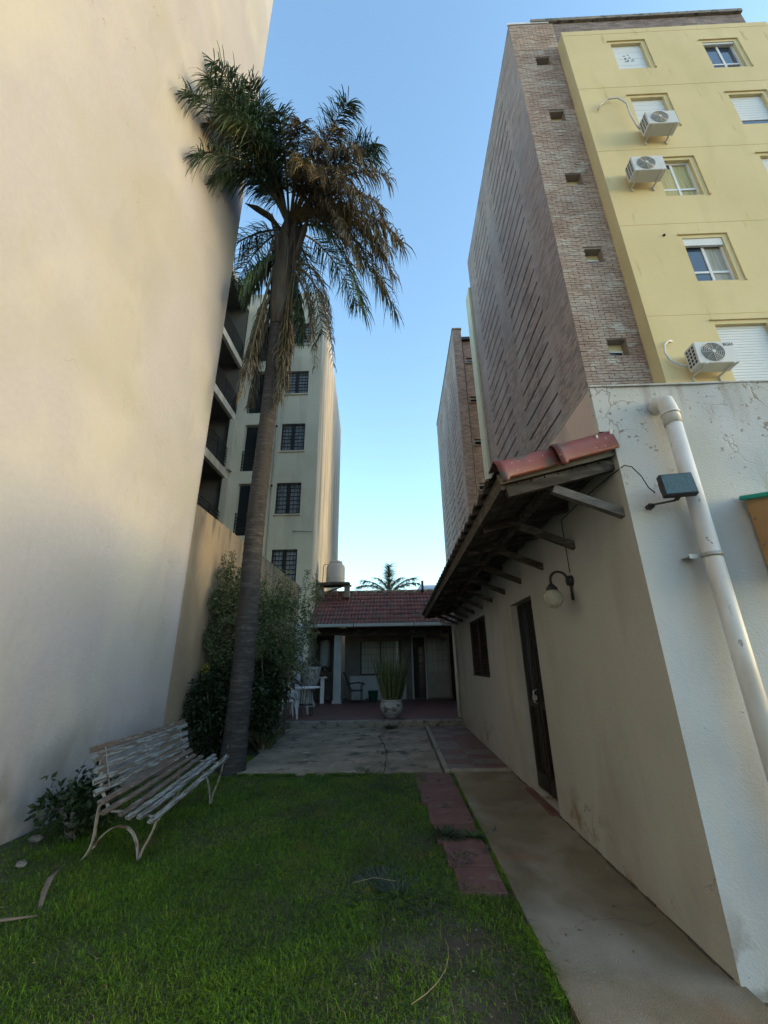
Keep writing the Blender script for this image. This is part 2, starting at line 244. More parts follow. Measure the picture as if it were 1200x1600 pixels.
SLAB = mat('patio_concrete', [(0.133, 0.110, 0.084), (0.204, 0.172, 0.133), (0.265, 0.223, 0.176)], 1.6, .9, .6, 45, .25,
           wear=[((.06, .06, .05), 3, .55, .68, (1, 1, 1), None), ((.33, .31, .28), 5, .60, .72, (1, 1, 1), None), ((.035, .035, .03), 2.6, 0, .012, (1, 1, 1), None, 'crack')])
CURB = mat('curb_concrete', [(0.166, 0.152, 0.131), (0.248, 0.228, 0.200)], 4, .9, .5, 50, .2, wear=[((0.069, 0.069, 0.059), 6, .52, .66, (1, 1, 1), None)])
KERB = mat('kerb_concrete', [(.20, .185, .16), (.28, .26, .225)], 4, .9, .5, 50, .2, wear=[((.1, .1, .085), 6, .56, .7, (1, 1, 1), None)])
TILE_F = mat('red_floor_tile', [(0.105, 0.043, 0.038), (0.140, 0.059, 0.052)], 5, .6, .2, 50, .15, island=.1, wear=[((0.119, 0.091, 0.077), 4, .52, .7, (1, 1, 1), None)])
TILE_G = mat('grey_floor_tile', [(0.119, 0.098, 0.087), (0.161, 0.130, 0.115)], 5, .6, .2, 50, .15, island=.1, wear=[((0.084, 0.063, 0.056), 4, .52, .7, (1, 1, 1), None)])
PAVER = mat('red_paver', [(0.099, 0.048, 0.048), (0.139, 0.071, 0.065)], 4, .8, .4, 60, .2, island=.08, wear=[((0.145, 0.124, 0.111), 6, .58, .7, (1, 1, 1), None), ((0.030, 0.032, 0.030), 5, .60, .7, (1, 1, 1), None)])
PATIO = mat('porch_floor_red', [(.10, .05, .045), (.15, .075, .07)], 2, .55, .1, 50, .15)
SOIL = mat('soil', [(.028, .026, .018), (.055, .048, .034), (.04, .042, .02)], 3, .95, .8, 30, .3, wear=[((.085, .078, .068), 3.2, .52, .70, (1, 1, 1), None)])
EARTH = mat('bare_earth', [(.08, .065, .05), (.13, .11, .085)], 3, .95, .5, 30, .3)
GRASS = mat('grass_blade', [(0.055, 0.106, 0.007), (0.084, 0.168, 0.010), (0.116, 0.187, 0.010)], 1.4, .6, 0, 6, .3, island=.35, trans=.25, wear=[((0.203, 0.149, 0.026), 1.9, .60, .76, (1, 1, 1), None)])
GRASSD = mat('weed_leaf', [(0.017, 0.045, 0.014), (0.035, 0.070, 0.021)], 6, .6, 0, 6, .3, island=.35, trans=.2)
STRAW = mat('dry_stalk', [(0.150, 0.125, 0.075), (0.210, 0.175, 0.110)], 6, .8, 0, 30, .2, island=.2)
OLIVE = mat('olive_leaf', [(0.056, 0.085, 0.036), (0.096, 0.128, 0.055), (0.136, 0.150, 0.079)], 1.8, .5, 0, 6, .3, island=.45, trans=.12)
DEEPL = mat('dark_leaf', [(0.011, 0.022, 0.008), (0.021, 0.038, 0.013)], 2, .5, 0, 6, .3, island=.4, trans=.1)
BROWNL = mat('bronze_leaf', [(.055, .03, .026), (.10, .06, .052)], 4, .45, .1, 20, .25, island=.3)
STRAP = mat('strap_leaf', [(.03, .05, .02), (.055, .07, .03), (.12, .10, .055)], 4, .55, 0, 20, .3, island=.4)
YELFL = mat('yellow_flower', [(0.160, 0.144, 0.012), (0.200, 0.180, 0.020)], 4, .6, 0, 20, .2)
SANS = mat('sansevieria_leaf', [(.06, .085, .035), (.13, .14, .065)], 7, .45, .05, 30, .25, island=.3, stretch=(1, 1, 3))
PALMG = mat('palm_leaf_green', [(0.025, 0.046, 0.028), (0.041, 0.075, 0.040), (0.062, 0.091, 0.038)], 1.2, .45, 0, 6, .3, island=.4, trans=.15)
PALMB = mat('palm_leaf_dry', [(0.087, 0.071, 0.048), (0.145, 0.127, 0.092), (0.052, 0.059, 0.040)], 2.2, .75, 0, 6, .3, island=.4, trans=.15)
PALMM = mat('palm_leaf_fading', [(0.050, 0.063, 0.028), (0.140, 0.100, 0.044), (0.080, 0.079, 0.033)], 1.6, .65, 0, 6, .3, island=.45, trans=.15)
RACH = mat('palm_rachis', [(.06, .06, .03), (.11, .09, .05)], 4, .6, .1, 30, .2)
TRUNK = mat('palm_trunk', [(0.022, 0.020, 0.020), (0.036, 0.033, 0.033), (0.029, 0.026, 0.028)], 3, .9, .8, 26, .3, stretch=(1, 1, 2.5),
            wear=[((.075, .07, .065), 5, .5, .75, (1, 1, 5), None), ((.22, .21, .20), 9, .72, .74, (3, 3, .6), (3.4, 3.2)), ((.04, .035, .03), 4, .57, .68, (1, 1, .5), None)], bands=(.085, .12, -.4))
SHEATH = mat('palm_sheath', [(0.043, 0.038, 0.033), (0.082, 0.076, 0.070)], 3, .85, .5, 26, .3, stretch=(4, 4, .4))
FAR_LEAF = mat('far_palm_leaf', [(0.154, 0.192, 0.058), (0.333, 0.288, 0.096)], .5, .6, 0, 2, .3, island=.4, trans=.5)
SLATP = mat('peeling_slat', [(0.071, 0.061, 0.053), (0.122, 0.106, 0.096)], 6, .85, .6, 60, .3, stretch=(6, 1.2, 6), island=.15,
            wear=[((.21, .24, .255), 20, .46, .55, (3.2, .28, 3.2), None), ((.05, .045, .04), 30, .62, .68, (2, .6, 2), None)])
SLATB = mat('bare_slat', [(0.075, 0.056, 0.045), (0.128, 0.101, 0.086)], 6, .85, .6, 60, .3, stretch=(6, 1.2, 6), island=.15,
            wear=[((.20, .215, .22), 22, .57, .63, (3.2, .28, 3.2), None), ((.05, .045, .04), 30, .60, .66, (2, .6, 2), None)])
IRONP = mat('old_painted_iron', [(.20, .18, .16), (.30, .27, .24)], 9, .7, .4, 60, .3, wear=[((.10, .06, .04), 12, .52, .62, (1, 1, 1), None)])
PLAST = mat('white_plastic', [(.62, .65, .66), (.68, .70, .70)], 3, .4, 0, 30, .04)
TEAL = mat('teal_plastic', [(.02, .13, .12), (.03, .17, .16)], 3, .4, 0, 30, .05)
GREEN = mat('green_canvas', [(.01, .22, .17), (.02, .30, .24)], 6, .6, .3, 60, .1)
TAN = mat('tan_board', [(.34, .20, .09), (.42, .27, .13)], 3, .7, .1, 40, .1)
TANK = mat('grey_plastic_tank', [(.44, .42, .40), (.52, .50, .48)], 2, .5, .05, 40, .05)
POT = mat('old_stone_pot', [(.30, .30, .29), (.46, .46, .45)], 7, .8, .5, 40, .2, wear=[((.12, .12, .11), 7, .52, .64, (1, 1, 1), None)])
ACW = mat('ac_white', [(0.510, 0.527, 0.527), (0.578, 0.586, 0.578)], 3, .45, .02, 30, .03)
ACG = mat('ac_grille', [(.10, .11, .11), (.16, .165, .165)], 3, .5, .02, 30, .1)
STEEL = mat('galvanised_steel', [(.30, .30, .29), (.42, .42, .41)], 9, .5, .05, 40, .1, metallic=.5)
GUTM = mat('grey_gutter', [(.30, .33, .34), (.38, .41, .42)], 4, .6, .05, 40, .1)
FLOODG = mat('floodlight_glass', [(0.020, 0.045, 0.037), (0.030, 0.060, 0.050)], 30, .18, .3, 90, .2, spec=.8)
INK = mat('grey_ink', [(.10, .12, .16), (.12, .14, .18)], 3, .6, 0, 30, .05)
ROCK = mat('pebble', [(0.100, 0.090, 0.080), (0.180, 0.165, 0.150)], 9, .8, .3, 60, .2, island=.4)
ROOT = mat('old_root', [(0.084, 0.072, 0.060), (0.144, 0.126, 0.108)], 5, .85, .6, 40, .3)
FARROOF = mat('far_sheet_roof', [(.5, .52, .54), (.6, .62, .63)], 2, .6, .05, 30, .05)
def glassball():
    m = bpy.data.materials.new('lamp_glass'); m.use_nodes = True; b = m.node_tree.nodes['Principled BSDF']
    b.inputs['Base Color'].default_value = (.55, .53, .45, 1); b.inputs['Roughness'].default_value = .25
    b.inputs['Transmission Weight'].default_value = .55; b.inputs['IOR'].default_value = 1.15
    n, l = m.node_tree.nodes, m.node_tree.links
    t = n.new('ShaderNodeTexVoronoi'); t.inputs['Scale'].default_value = 60; g = n.new('ShaderNodeNewGeometry'); l.new(g.outputs['Position'], t.inputs[0])
    bp = n.new('ShaderNodeBump'); bp.inputs['Strength'].default_value = .5; bp.inputs['Distance'].default_value = .01; l.new(t.outputs[0], bp.inputs['Height']); l.new(bp.outputs[0], b.inputs['Normal'])
    return m
LAMPG = glassball()

# ------------------------------------------------------------------ object helpers
WP = {}        # world position of every parent (parents are never rotated while parts are added)
def tag(o, label=None, cat=None, group=None, kind=None):
    if label: o['label'] = label
    if cat: o['category'] = cat
    if group: o['group'] = group
    if kind: o['kind'] = kind
    return o
def thing(name, label, cat, loc=(0, 0, 0), group=None):
    o = bpy.data.objects.new(name, None); o.empty_display_size = .1; C.objects.link(o); o.location = loc; WP[o] = Vector(loc)
    return tag(o, label, cat, group)
def wpos(o): return WP.get(o, Vector((0, 0, 0))) if o else Vector((0, 0, 0))
def mesh_obj(name, me, m, parent, org):
    o = bpy.data.objects.new(name, me); C.objects.link(o)
    if m and not me.materials: me.materials.append(m)
    o.location = org - wpos(parent)
    if parent: o.parent = parent
    WP[o] = org.copy()
    return o
class MB:
    def __init__(s): s.v = []; s.f = []; s.sm = []
    def quad(s, a, b, c, d):
        i = len(s.v); s.v += [tuple(a), tuple(b), tuple(c), tuple(d)]; s.f.append((i, i+1, i+2, i+3)); s.sm.append(False); return s
    def box(s, x0, x1, y0, y1, z0, z1):
        i = len(s.v)
        s.v += [(x, y, z) for z in (z0, z1) for y in (y0, y1) for x in (x0, x1)]
        for q in ((0, 2, 3, 1), (4, 5, 7, 6), (0, 1, 5, 4), (2, 6, 7, 3), (0, 4, 6, 2), (1, 3, 7, 5)): s.f.append(tuple(i+k for k in q)); s.sm.append(False)
        return s
    def beam(s, a, b, wd, ht, upv=(0, 0, 1), w2=None, h2=None):
        a, b = Vector(a), Vector(b); d = (b-a).normalized(); u = Vector(upv); r = d.cross(u)
        if r.length < 1e-4: r = d.cross(Vector((1, 0, 0)))
        r.normalize(); u = r.cross(d); i = len(s.v); w2 = wd if w2 is None else w2; h2 = ht if h2 is None else h2
        for p, ww, hh in ((a, wd, ht), (b, w2, h2)):
            for e, g in ((-1, -1), (1, -1), (1, 1), (-1, 1)): s.v.append(tuple(p + r*ww/2*e + u*hh/2*g))
        for q in ((3, 2, 1, 0), (4, 5, 6, 7), (0, 1, 5, 4), (1, 2, 6, 5), (2, 3, 7, 6), (3, 0, 4, 7)): s.f.append(tuple(i+k for k in q)); s.sm.append(False)
        return s
    def tube(s, pts, rad, n=8, cap=True, squash=None):
        pts = [Vector(p) for p in pts]; rad = rad if hasattr(rad, '__len__') else [rad]*len(pts)
        i0 = len(s.v); prev = None
        for k, p in enumerate(pts):
            d = (pts[min(k+1, len(pts)-1)] - pts[max(k-1, 0)]).normalized()
            if prev is None:
                r = d.cross(Vector((0, 0, 1)))
                if r.length < .05: r = d.cross(Vector((0, 1, 0)))
            else: r = prev - d*prev.dot(d)
            r.normalize(); prev = r; u = d.cross(r)
            for j in range(n):
                t = 2*PI*j/n; cu = math.sin(t)*(squash if squash else 1)
                s.v.append(tuple(p + (r*math.cos(t) + u*cu)*rad[k]))
        for k in range(len(pts)-1):
            for j in range(n):
                a = i0+k*n+j; b = i0+k*n+(j+1) % n; s.f.append((a, b, b+n, a+n)); s.sm.append(n > 5)
        if cap:
            s.f.append(tuple(i0+j for j in range(n-1, -1, -1))); s.sm.append(False)
            s.f.append(tuple(i0+(len(pts)-1)*n+j for j in range(n))); s.sm.append(False)
        return s
    def lathe(s, c, prof, n=24):
        i0 = len(s.v); c = Vector(c)
        for r, z in prof:
            for j in range(n): t = 2*PI*j/n; s.v.append((c.x+r*math.cos(t), c.y+r*math.sin(t), c.z+z))
        for k in range(len(prof)-1):
            for j in range(n):
                a = i0+k*n+j; b = i0+k*n+(j+1) % n; s.f.append((a, b, b+n, a+n)); s.sm.append(True)
        return s
    def sphere(s, c, r, n=20, m=12):
        return s.lathe(c, [(r*math.sin(PI*k/m)+1e-5, -r*math.cos(PI*k/m)) for k in range(m+1)], n)
    def build(s, name, m, parent=None, bevel=0.):
        V = np.array(s.v); lo, hi = V.min(0), V.max(0); org = Vector(((lo[0]+hi[0])/2, (lo[1]+hi[1])/2, lo[2]))
        me = bpy.data.meshes.new(name); me.from_pydata([tuple(x) for x in (V-np.array(org))], [], s.f)
        me.polygons.foreach_set('use_smooth', s.sm); me.update()
        if bevel:
            bm = bmesh.new(); bm.from_mesh(me); bmesh.ops.bevel(bm, geom=bm.edges[:], offset=bevel, segments=1, affect='EDGES'); bm.to_mesh(me); bm.free()
        return mesh_obj(name, me, m, parent, org)
def fast(name, V, F, m, parent=None, org=(0, 0, 0)):
    """V (n,3), F (m,k) numpy"""
    V = np.asarray(V, dtype=np.float32); F = np.asarray(F, dtype=np.int32); org = Vector(org)
    me = bpy.data.meshes.new(name); me.vertices.add(len(V)); me.vertices.foreach_set('co', (V-np.array(org, dtype=np.float32)).ravel())
    k = F.shape[1]; me.loops.add(F.size); me.loops.foreach_set('vertex_index', F.ravel()); me.polygons.add(len(F))
    me.polygons.foreach_set('loop_start', np.arange(0, F.size, k, dtype=np.int32)); me.update(calc_edges=True)
    return mesh_obj(name, me, m, parent, org)
def wall_sheet(mb, fix, axis, a0, a1, z0, z1, holes, depth, sgn):
    """vertical sheet at x=fix ('x') or y=fix ('y'); holes (a0,a1,z0,z1) get reveals going 'depth' along sgn"""
    P = (lambda a, z, d=0.: (fix+sgn*d, a, z)) if axis == 'x' else (lambda a, z, d=0.: (a, fix+sgn*d, z))
    As = sorted({a0, a1, *[h[0] for h in holes], *[h[1] for h in holes]}); Zs = sorted({z0, z1, *[h[2] for h in holes], *[h[3] for h in holes]})
    for i in range(len(As)-1):
        run = None
        for j in range(len(Zs)-1):
            ca, cz = (As[i]+As[i+1])/2, (Zs[j]+Zs[j+1])/2
            if any(h[0] < ca < h[1] and h[2] < cz < h[3] for h in holes): continue
            mb.quad(P(As[i], Zs[j]), P(As[i+1], Zs[j]), P(As[i+1], Zs[j+1]), P(As[i], Zs[j+1]))
    for h in holes:
        c = [(h[0], h[2]), (h[1], h[2]), (h[1], h[3]), (h[0], h[3])]
        for k in range(4): a, b = c[k], c[(k+1) % 4]; mb.quad(P(*a), P(*b), P(*b, depth), P(*a, depth))
    return mb
def copy_tree(o, parent=None):
    c = o.copy(); C.objects.link(c); c.parent = parent
    for ch in [x for x in list(C.objects) if x.parent == o]: copy_tree(ch, c)
    return c

# ================================================================== SETTING: ground
g = MB(); g.quad((-400, -400, -.06), (400, -400, -.06), (400, 400, -.06), (-400, 400, -.06)); tag(g.build('ground', EARTH), kind='structure')
# lawn soil with uneven surface
xs = np.linspace(-3.6, .74, 60); ys = np.linspace(-1., 8.6, 110)
def soil_z(x, y): return -.028 + .012*np.sin(x*2.3+1)*np.cos(y*1.9) + .006*np.sin(x*7+y*5)
X, Y = np.meshgrid(xs, ys); V = np.stack([X.ravel(), Y.ravel(), soil_z(X, Y).ravel()], 1); n = 60
F = [(j*n+i, j*n+i+1, (j+1)*n+i+1, (j+1)*n+i) for j in range(109) for i in range(59)]
tag(fast('lawn_soil', V, F, SOIL), kind='structure')

# grass
def blades(P, L, W, lean, seedr):
    n = len(P); th = seedr.uniform(0, 2*PI, n); d = np.stack([np.cos(th), np.sin(th), np.zeros(n)], 1); s = np.stack([-np.sin(th), np.cos(th), np.zeros(n)], 1)
    L = L[:, None]; W = W[:, None]; lean = lean[:, None]; U = np.array([[0, 0, 1.]])
    mid = P + U*L*.55 + d*L*lean*.3; tip = P + U*L*(1-lean*.45) + d*L*lean
    V = np.stack([P-s*W/2, P+s*W/2, mid-s*W*.38, mid+s*W*.38, tip], 1).reshape(-1, 3)
    k = np.arange(n)[:, None]*5
    F = np.concatenate([k+np.array([[0, 1, 3]]), k+np.array([[0, 3, 2]]), k+np.array([[2, 3, 4]])])
    return V, F
def vnoise(x, y, s):
    return (np.sin(x*s+1.3)*np.cos(y*s*1.1+.4) + .6*np.sin(x*s*2.3-y*s*1.7+2) + .4*np.cos(x*s*4.1+y*s*3.7))/2
def grass_pts(n, x0, x1, y0, y1):
    x = rng.uniform(x0, x1, n); y = rng.uniform(y0, y1, n); r = rng.uniform(0, 1, n)
    dens = np.clip(.95 + .25*vnoise(x, y, 2.2), 0, 1)
    for cx, cy, rx, ry, k in ((.30, 3.0, .34, .32, .95), (.05, 3.4, .3, .2, .6), (.38, 2.5, .3, .25, .85), (-.1, 2.9, .2, .2, .6), (-2.9, 3.2, .6, .35, .7), (-3.3, 4.2, .45, .8, .8), (-2.6, 7.0, .45, .35, .9), (-3.3, 6.5, .5, 1.2, .8)):
        q = ((x-cx)/rx)**2 + ((y-cy)/ry)**2; dens *= 1 - k*np.exp(-q)
    edge = .43 - .05*(y-3.5) + .06*np.sin(y*5) + .03*np.sin(y*13) + .02*np.sin(y*31)
    on_pav = (x > edge) & (y > 3.58)           # red pavers strip
    gap = on_pav & ((np.abs(y-4.30) < .035+.03*np.sin(x*30)) | (np.abs(y-4.79) < .025) | (np.abs(y-3.55) < .07+.04*np.sin(x*21)) | (x > .66+.04*np.sin(y*9))) & (x < .73)
    dens = np.where(on_pav, np.where(gap, .5, 0), dens)
    dens = np.where((y > 6.78+.05*np.sin(x*9)+.04*np.sin(x*23)) & (x > -2.35), 0, dens)
    kp = r < dens
    return x[kp], y[kp]
def grow(name, n, x0, x1, y0, y1, l0, l1, w0, w1, m):
    x, y = grass_pts(n, x0, x1, y0, y1); k = len(x)
    P = np.stack([x, y, soil_z(x, y)-.004], 1); nz = np.clip(.75+.5*vnoise(x, y, 3.1), .35, 1.3)
    V, F = blades(P, rng.uniform(l0, l1, k)*nz, rng.uniform(w0, w1, k), rng.uniform(.25, 1.7, k), rng)
    return V, F
parts = [grow('', 170000, -3.5, .72, 1.9, 4.4, .018, .058, .003, .0055, GRASS), grow('', 90000, -3.55, .72, 4.4, 8.2, .025, .06, .005, .009, GRASS)]
def clumps(nc, x0, x1, y0, y1, per, l0, l1, w0, w1, rad):
    cx, cy = grass_pts(nc, x0, x1, y0, y1); x = np.repeat(cx, per)+rng.normal(size=len(cx)*per)*rad; y = np.repeat(cy, per)+rng.normal(size=len(cx)*per)*rad
    k = len(x); P = np.stack([x, y, soil_z(x, y)-.004], 1); return blades(P, rng.uniform(l0, l1, k), rng.uniform(w0, w1, k), rng.uniform(.4, 1.6, k), rng)
parts.append(clumps(900, -3.4, .68, 2., 6.8, 24, .03, .072, .0025, .005, .035))
def ragged(n_, x, y, l0=.025, l1=.065):     # blades leaning over hard edges
    k = len(x); return blades(np.stack([x, y, np.full(k, -.03)], 1), rng.uniform(l0, l1, k), rng.uniform(.003, .006, k), rng.uniform(.8, 1.8, k), rng)
y_ = rng.uniform(2., 6.8, 5000); y_ = y_[np.sin(y_*7)+.7*np.sin(y_*17+1) > -.5]; parts.append(ragged(0, .725+rng.uniform(-.02, .012, len(y_)), y_))
x_ = rng.uniform(-2.35, .25, 5000); x_ = x_[np.sin(x_*6)+.7*np.sin(x_*19+1) > -.6]; parts.append(ragged(0, x_, 6.79+rng.uniform(-.03, .05, len(x_))))
Vs, Fs, o_ = [], [], 0
for V, F in parts: Vs.append(V); Fs.append(F+o_); o_ += len(V)
tag(fast('grass', np.concatenate(Vs), np.concatenate(Fs), GRASS), 'short green lawn grass covering the yard', 'grass', kind='stuff')
x, y = grass_pts(16000, -3.4, .7, 2., 6.8); kp = vnoise(x, y, 1.6) > .05; x, y = x[kp], y[kp]; k = len(x)
V, F = blades(np.stack([x, y, soil_z(x, y)], 1), rng.uniform(.02, .06, k), rng.uniform(.002, .004, k), rng.uniform(.8, 2., k), rng)
tag(fast('dry_grass', V, F, mat('dry_grass_blade', [(.12, .10, .045), (.18, .15, .07)], 3, .8, 0, 6, .2, island=.3)), 'yellowed dry grass blades mixed in the lawn', 'dry grass', kind='stuff')
# broad leaved clover and taller tufts mixed in the lawn
x, y = grass_pts(60000, -3.5, .7, 2., 6.8); k = len(x); P = np.stack([x, y, soil_z(x, y)+rng.uniform(.008, .035, k)], 1)
th = rng.uniform(0, 2*PI, k); r_ = rng.uniform(.004, .009, k)
a = np.stack([np.cos(th)*r_, np.sin(th)*r_, rng.uniform(-.3, .3, k)*r_], 1); b = np.stack([-np.sin(th)*r_, np.cos(th)*r_, rng.uniform(-.3, .3, k)*r_], 1)
V = np.stack([P-a, P-b*.8, P+a, P+b*.8], 1).reshape(-1, 3); F = np.arange(4*k).reshape(-1, 4)
tag(fast('clover', V, F, GRASSD), 'tiny clover leaves spread through the lawn grass', 'clover', kind='stuff')

# ---- paths
p = MB(); p.box(.74, 1.60, -3., 6.82, -.1, .0); tag(p.build('concrete_path', CONC), kind='structure')
# joint of dirt where path and wall meet
JN = mat('joint_dirt', [(.05, .042, .035), (.10, .09, .075)], 9, .95, .6, 50, .3)
mb = MB()
for k in range(90):
    y = 2.7+k*.106
    if 4.95 < y < 5.95: continue
    mb.box(1.578-random.uniform(.004, .022), 1.60, y, y+.104, -.03, random.uniform(.002, .012))
j_ = mb.build('wall_joint', JN); j_['kind'] = 'structure'
# red pavers
pv = thing('paver_strip', 'strip of worn dark red paving slabs between lawn and path', 'paving', (.5, 5., 0)); pv['kind'] = 'structure'
for k, (y0, y1, x0) in enumerate(((5.98, 6.76, .21), (5.44, 5.965, .24), (4.80, 5.42, .28), (4.36, 4.775, .31), (3.9, 4.345, .34), (3.5, 3.885, .37))):
    b = MB(); b.box(x0+random.uniform(-.01, .01), .70, y0, y1, -.06, .002+random.uniform(-.006, .004)); b.build('paver', PAVER, pv, bevel=.006)
# cracked patio slab
cs = thing('cracked_patio', 'cracked grey concrete patio before the porch step', 'patio', (-.9, 9, 0)); cs['kind'] = 'structure'
g = MB(); g.box(-2.5, .62, 6.8, 11.3, -.1, -.03); g.build('patio_base', SOIL, cs)
def poly_prism(mb, pts, z0, z1):
    i = len(mb.v); n = len(pts); mb.v += [(x, y, z0) for x, y in pts] + [(x, y, z1) for x, y in pts]
    mb.f.append(tuple(i+n+k for k in range(n))); mb.sm.append(False)
    for k in range(n): mb.f.append((i+k, i+(k+1) % n, i+n+(k+1) % n, i+n+k)); mb.sm.append(False)
    return mb
def jag(a, b, n=9, am=.02):
    return [(a[0]+(b[0]-a[0])*t/n+random.uniform(-am, am)*(0 < t < n), a[1]+(b[1]-a[1])*t/n+random.uniform(-am, am)*(0 < t < n)) for t in range(n)]
J = {}
def jg(a, b):
    if (b, a) in J: return list(reversed(J[(b, a)]))
    if (a, b) not in J: J[(a, b)] = jag(a, b)+[b]
    return J[(a, b)]
pts = [[(-2.4, 6.84), (-.24, 6.80), (.60, 6.80)], [(-2.5, 8.3), (-.22, 8.2), (.60, 8.25)], [(-3.2, 9.9), (-.42, 9.9), (.60, 9.85)], [(-3.3, 11.29), (-.2, 11.29), (.60, 11.29)]]
for j in range(3):
    for i in range(2):
        A, B, D, E_ = pts[j][i], pts[j][i+1], pts[j+1][i+1], pts[j+1][i]
        loop = jg(A, B)[:-1]+jg(B, D)[:-1]+jg(D, E_)[:-1]+jg(E_, A)[:-1]
        cx = sum(q[0] for q in loop)/len(loop); cy = sum(q[1] for q in loop)/len(loop)
        loop = [(q[0]+(cx-q[0])*.010, q[1]+(cy-q[1])*.012) for q in loop]
        mb = MB(); poly_prism(mb, loop, -.08, .0+random.uniform(-.004, .01)); mb.build('slab', SLAB, cs)
# curb and tiled walk
b = MB(); b.box(.625, .70, 6.80, 11.3, -.08, .035); tag(b.build('walk_kerb', KERB, bevel=.008), kind='structure')
b = MB(); b.box(.703, 1.6, 6.823, 6.90, -.08, .034); tag(b.build('walk_kerb', KERB, bevel=.008), kind='structure')
tw = thing('tiled_walk', 'short walk of dark red and grey tiles along the wall', 'tiled walk', (1.15, 9, 0)); tw['kind'] = 'structure'
MB().box(.703, 1.6, 6.905, 11.3, -.08, .008).build('walk_base', CURB, tw)
yy = 6.91; rows = [.34, .33, .35, .42, .45, .42, .42, .42, .42, .42, .42]; tx = [.71, 1.10, 1.58]
for j, h in enumerate(rows):
    for i in range(2):
        red = (j + i) % 2 == (1 if j < 5 else 0)
        if j in (6, 7) and i == 1: red = True
        MB().box(tx[i]+.004, tx[i+1]-.004, yy+.004, yy+h-.004, 0., .016+random.uniform(-.0015, .0015)).build('tile', TILE_F if red else TILE_G, tw)
    yy += h
    if yy > 11.: break
# porch floor and step
st = MB(); st.box(-3.62, 1.62, 11.33, 11.62, -.1, .138); tag(st.build('porch_step', CURB, bevel=.012), kind='structure')
st = MB(); st.box(-3.62, 3.4, 11.622, 18.2, -.1, .134); tag(st.build('porch_floor', PATIO), kind='structure')

# ================================================================== LEFT BLANK BUILDING
A = thing('plastered_building', 'tall blank cream plastered building side filling the left of the yard', 'building', (-8, -2, 0))
def bulge_wall():
    mb = MB(); return mb.box(-14, -3.6, -12, 6.93, -.1, 26)
bulge_wall().build('wall', PL_A, A)

# peach boundary wall
B = MB(); B.box(-3.9, -3.64, 6.94, 16.9, -.1, 4.28); bw = B.build('boundary_wall', PL_PEACH); tag(bw, 'stained peach boundary wall running from the blank building to the rear house', 'wall')

# ================================================================== GALLERY BUILDING (left rear)
G = thing('gallery_building', 'grey plastered apartment block with barred windows and open black railed galleries', 'building', (-5, 20, 0))
GW = [(-4.78, -3.76, 15.68, 16.95), (-4.78, -3.76, 12.9, 14.15), (-4.80, -3.78, 10.02, 11.36), (-4.82, -3.80, 7.16, 8.54), (-4.80, -3.80, 4.3, 5.70)]
GO = [(-6.42, -5.45, z, z+2.25) for z in (6.3, 9.12, 11.95, 14.78)]
mb = MB(); wall_sheet(mb, 15.5, 'y', -6.9, -3.2, -.1, 18.9, GW+GO, .22, 1); mb.build('front_wall', PL_GREY, G)
mb = MB()
mb.quad((-3.2, 15.5, -.1), (-4.06, 28.4, -.1), (-4.06, 28.4, 18.9), (-3.2, 15.5, 18.9)); mb.quad((-4.06, 28.4, -.1), (-9, 28.4, -.1), (-9, 28.4, 18.9), (-4.06, 28.4, 18.9))
mb.build('side_wall', PL_SIDE, G)
mb = MB(); i = len(mb.v); mb.v += [(-9, 15.5, 18.9), (-3.2, 15.5, 18.9), (-4.06, 28.4, 18.9), (-9, 28.4, 18.9)]; mb.f.append((0, 1, 2, 3)); mb.sm.append(False)
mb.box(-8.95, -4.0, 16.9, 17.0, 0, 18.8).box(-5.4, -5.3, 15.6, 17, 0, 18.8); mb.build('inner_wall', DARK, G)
for (x0, x1, z0, z1) in GW:
    f = MB().box(x0, x1, 15.66, 15.70, z0, z1).build('window', CURT, G)
    MB().box(x0+.05, (x0+x1)/2-.02, 15.645, 15.657, z0+.05, z1-.05).build('pane', PALEG, f); MB().box((x0+x1)/2+.02, x1-.05, 15.645, 15.657, z0+.05, z1-.05).build('pane', PALEG, f)
    mb = MB()
    for x in (x0+.03, (x0+x1)/2-.03, (x0+x1)/2+.03, x1-.03): mb.box(x-.025, x+.025, 15.54, 15.58, z0, z1)
    for k in range(8): z = z0+.06+(z1-z0-.12)*k/7; mb.box(x0, x1, 15.545, 15.575, z-.014, z+.014)
    for k in range(1, 7): x = x0+(x1-x0)*k/7; mb.box(x-.008, x+.008, 15.55, 15.57, z0, z1)
    mb.build('grille', BLACK, f)
    MB().box(x0-.03, x1+.03, 15.44, 15.51, z0-.06, z0-.002).build('sill', PL_GREY, f)
for (x0, x1, z0, z1) in GO:
    mb = MB()
    for k in range(6): mb.box(x0, x1, 15.50, 15.53, z0+.18+.15*k-.015, z0+.18+.15*k+.015)
    for x in (x0+.02, (x0+x1)/2, x1-.02): mb.box(x-.02, x+.02, 15.50, 15.54, z0, z0+.97)
    mb.build('railing', BLACK, G)
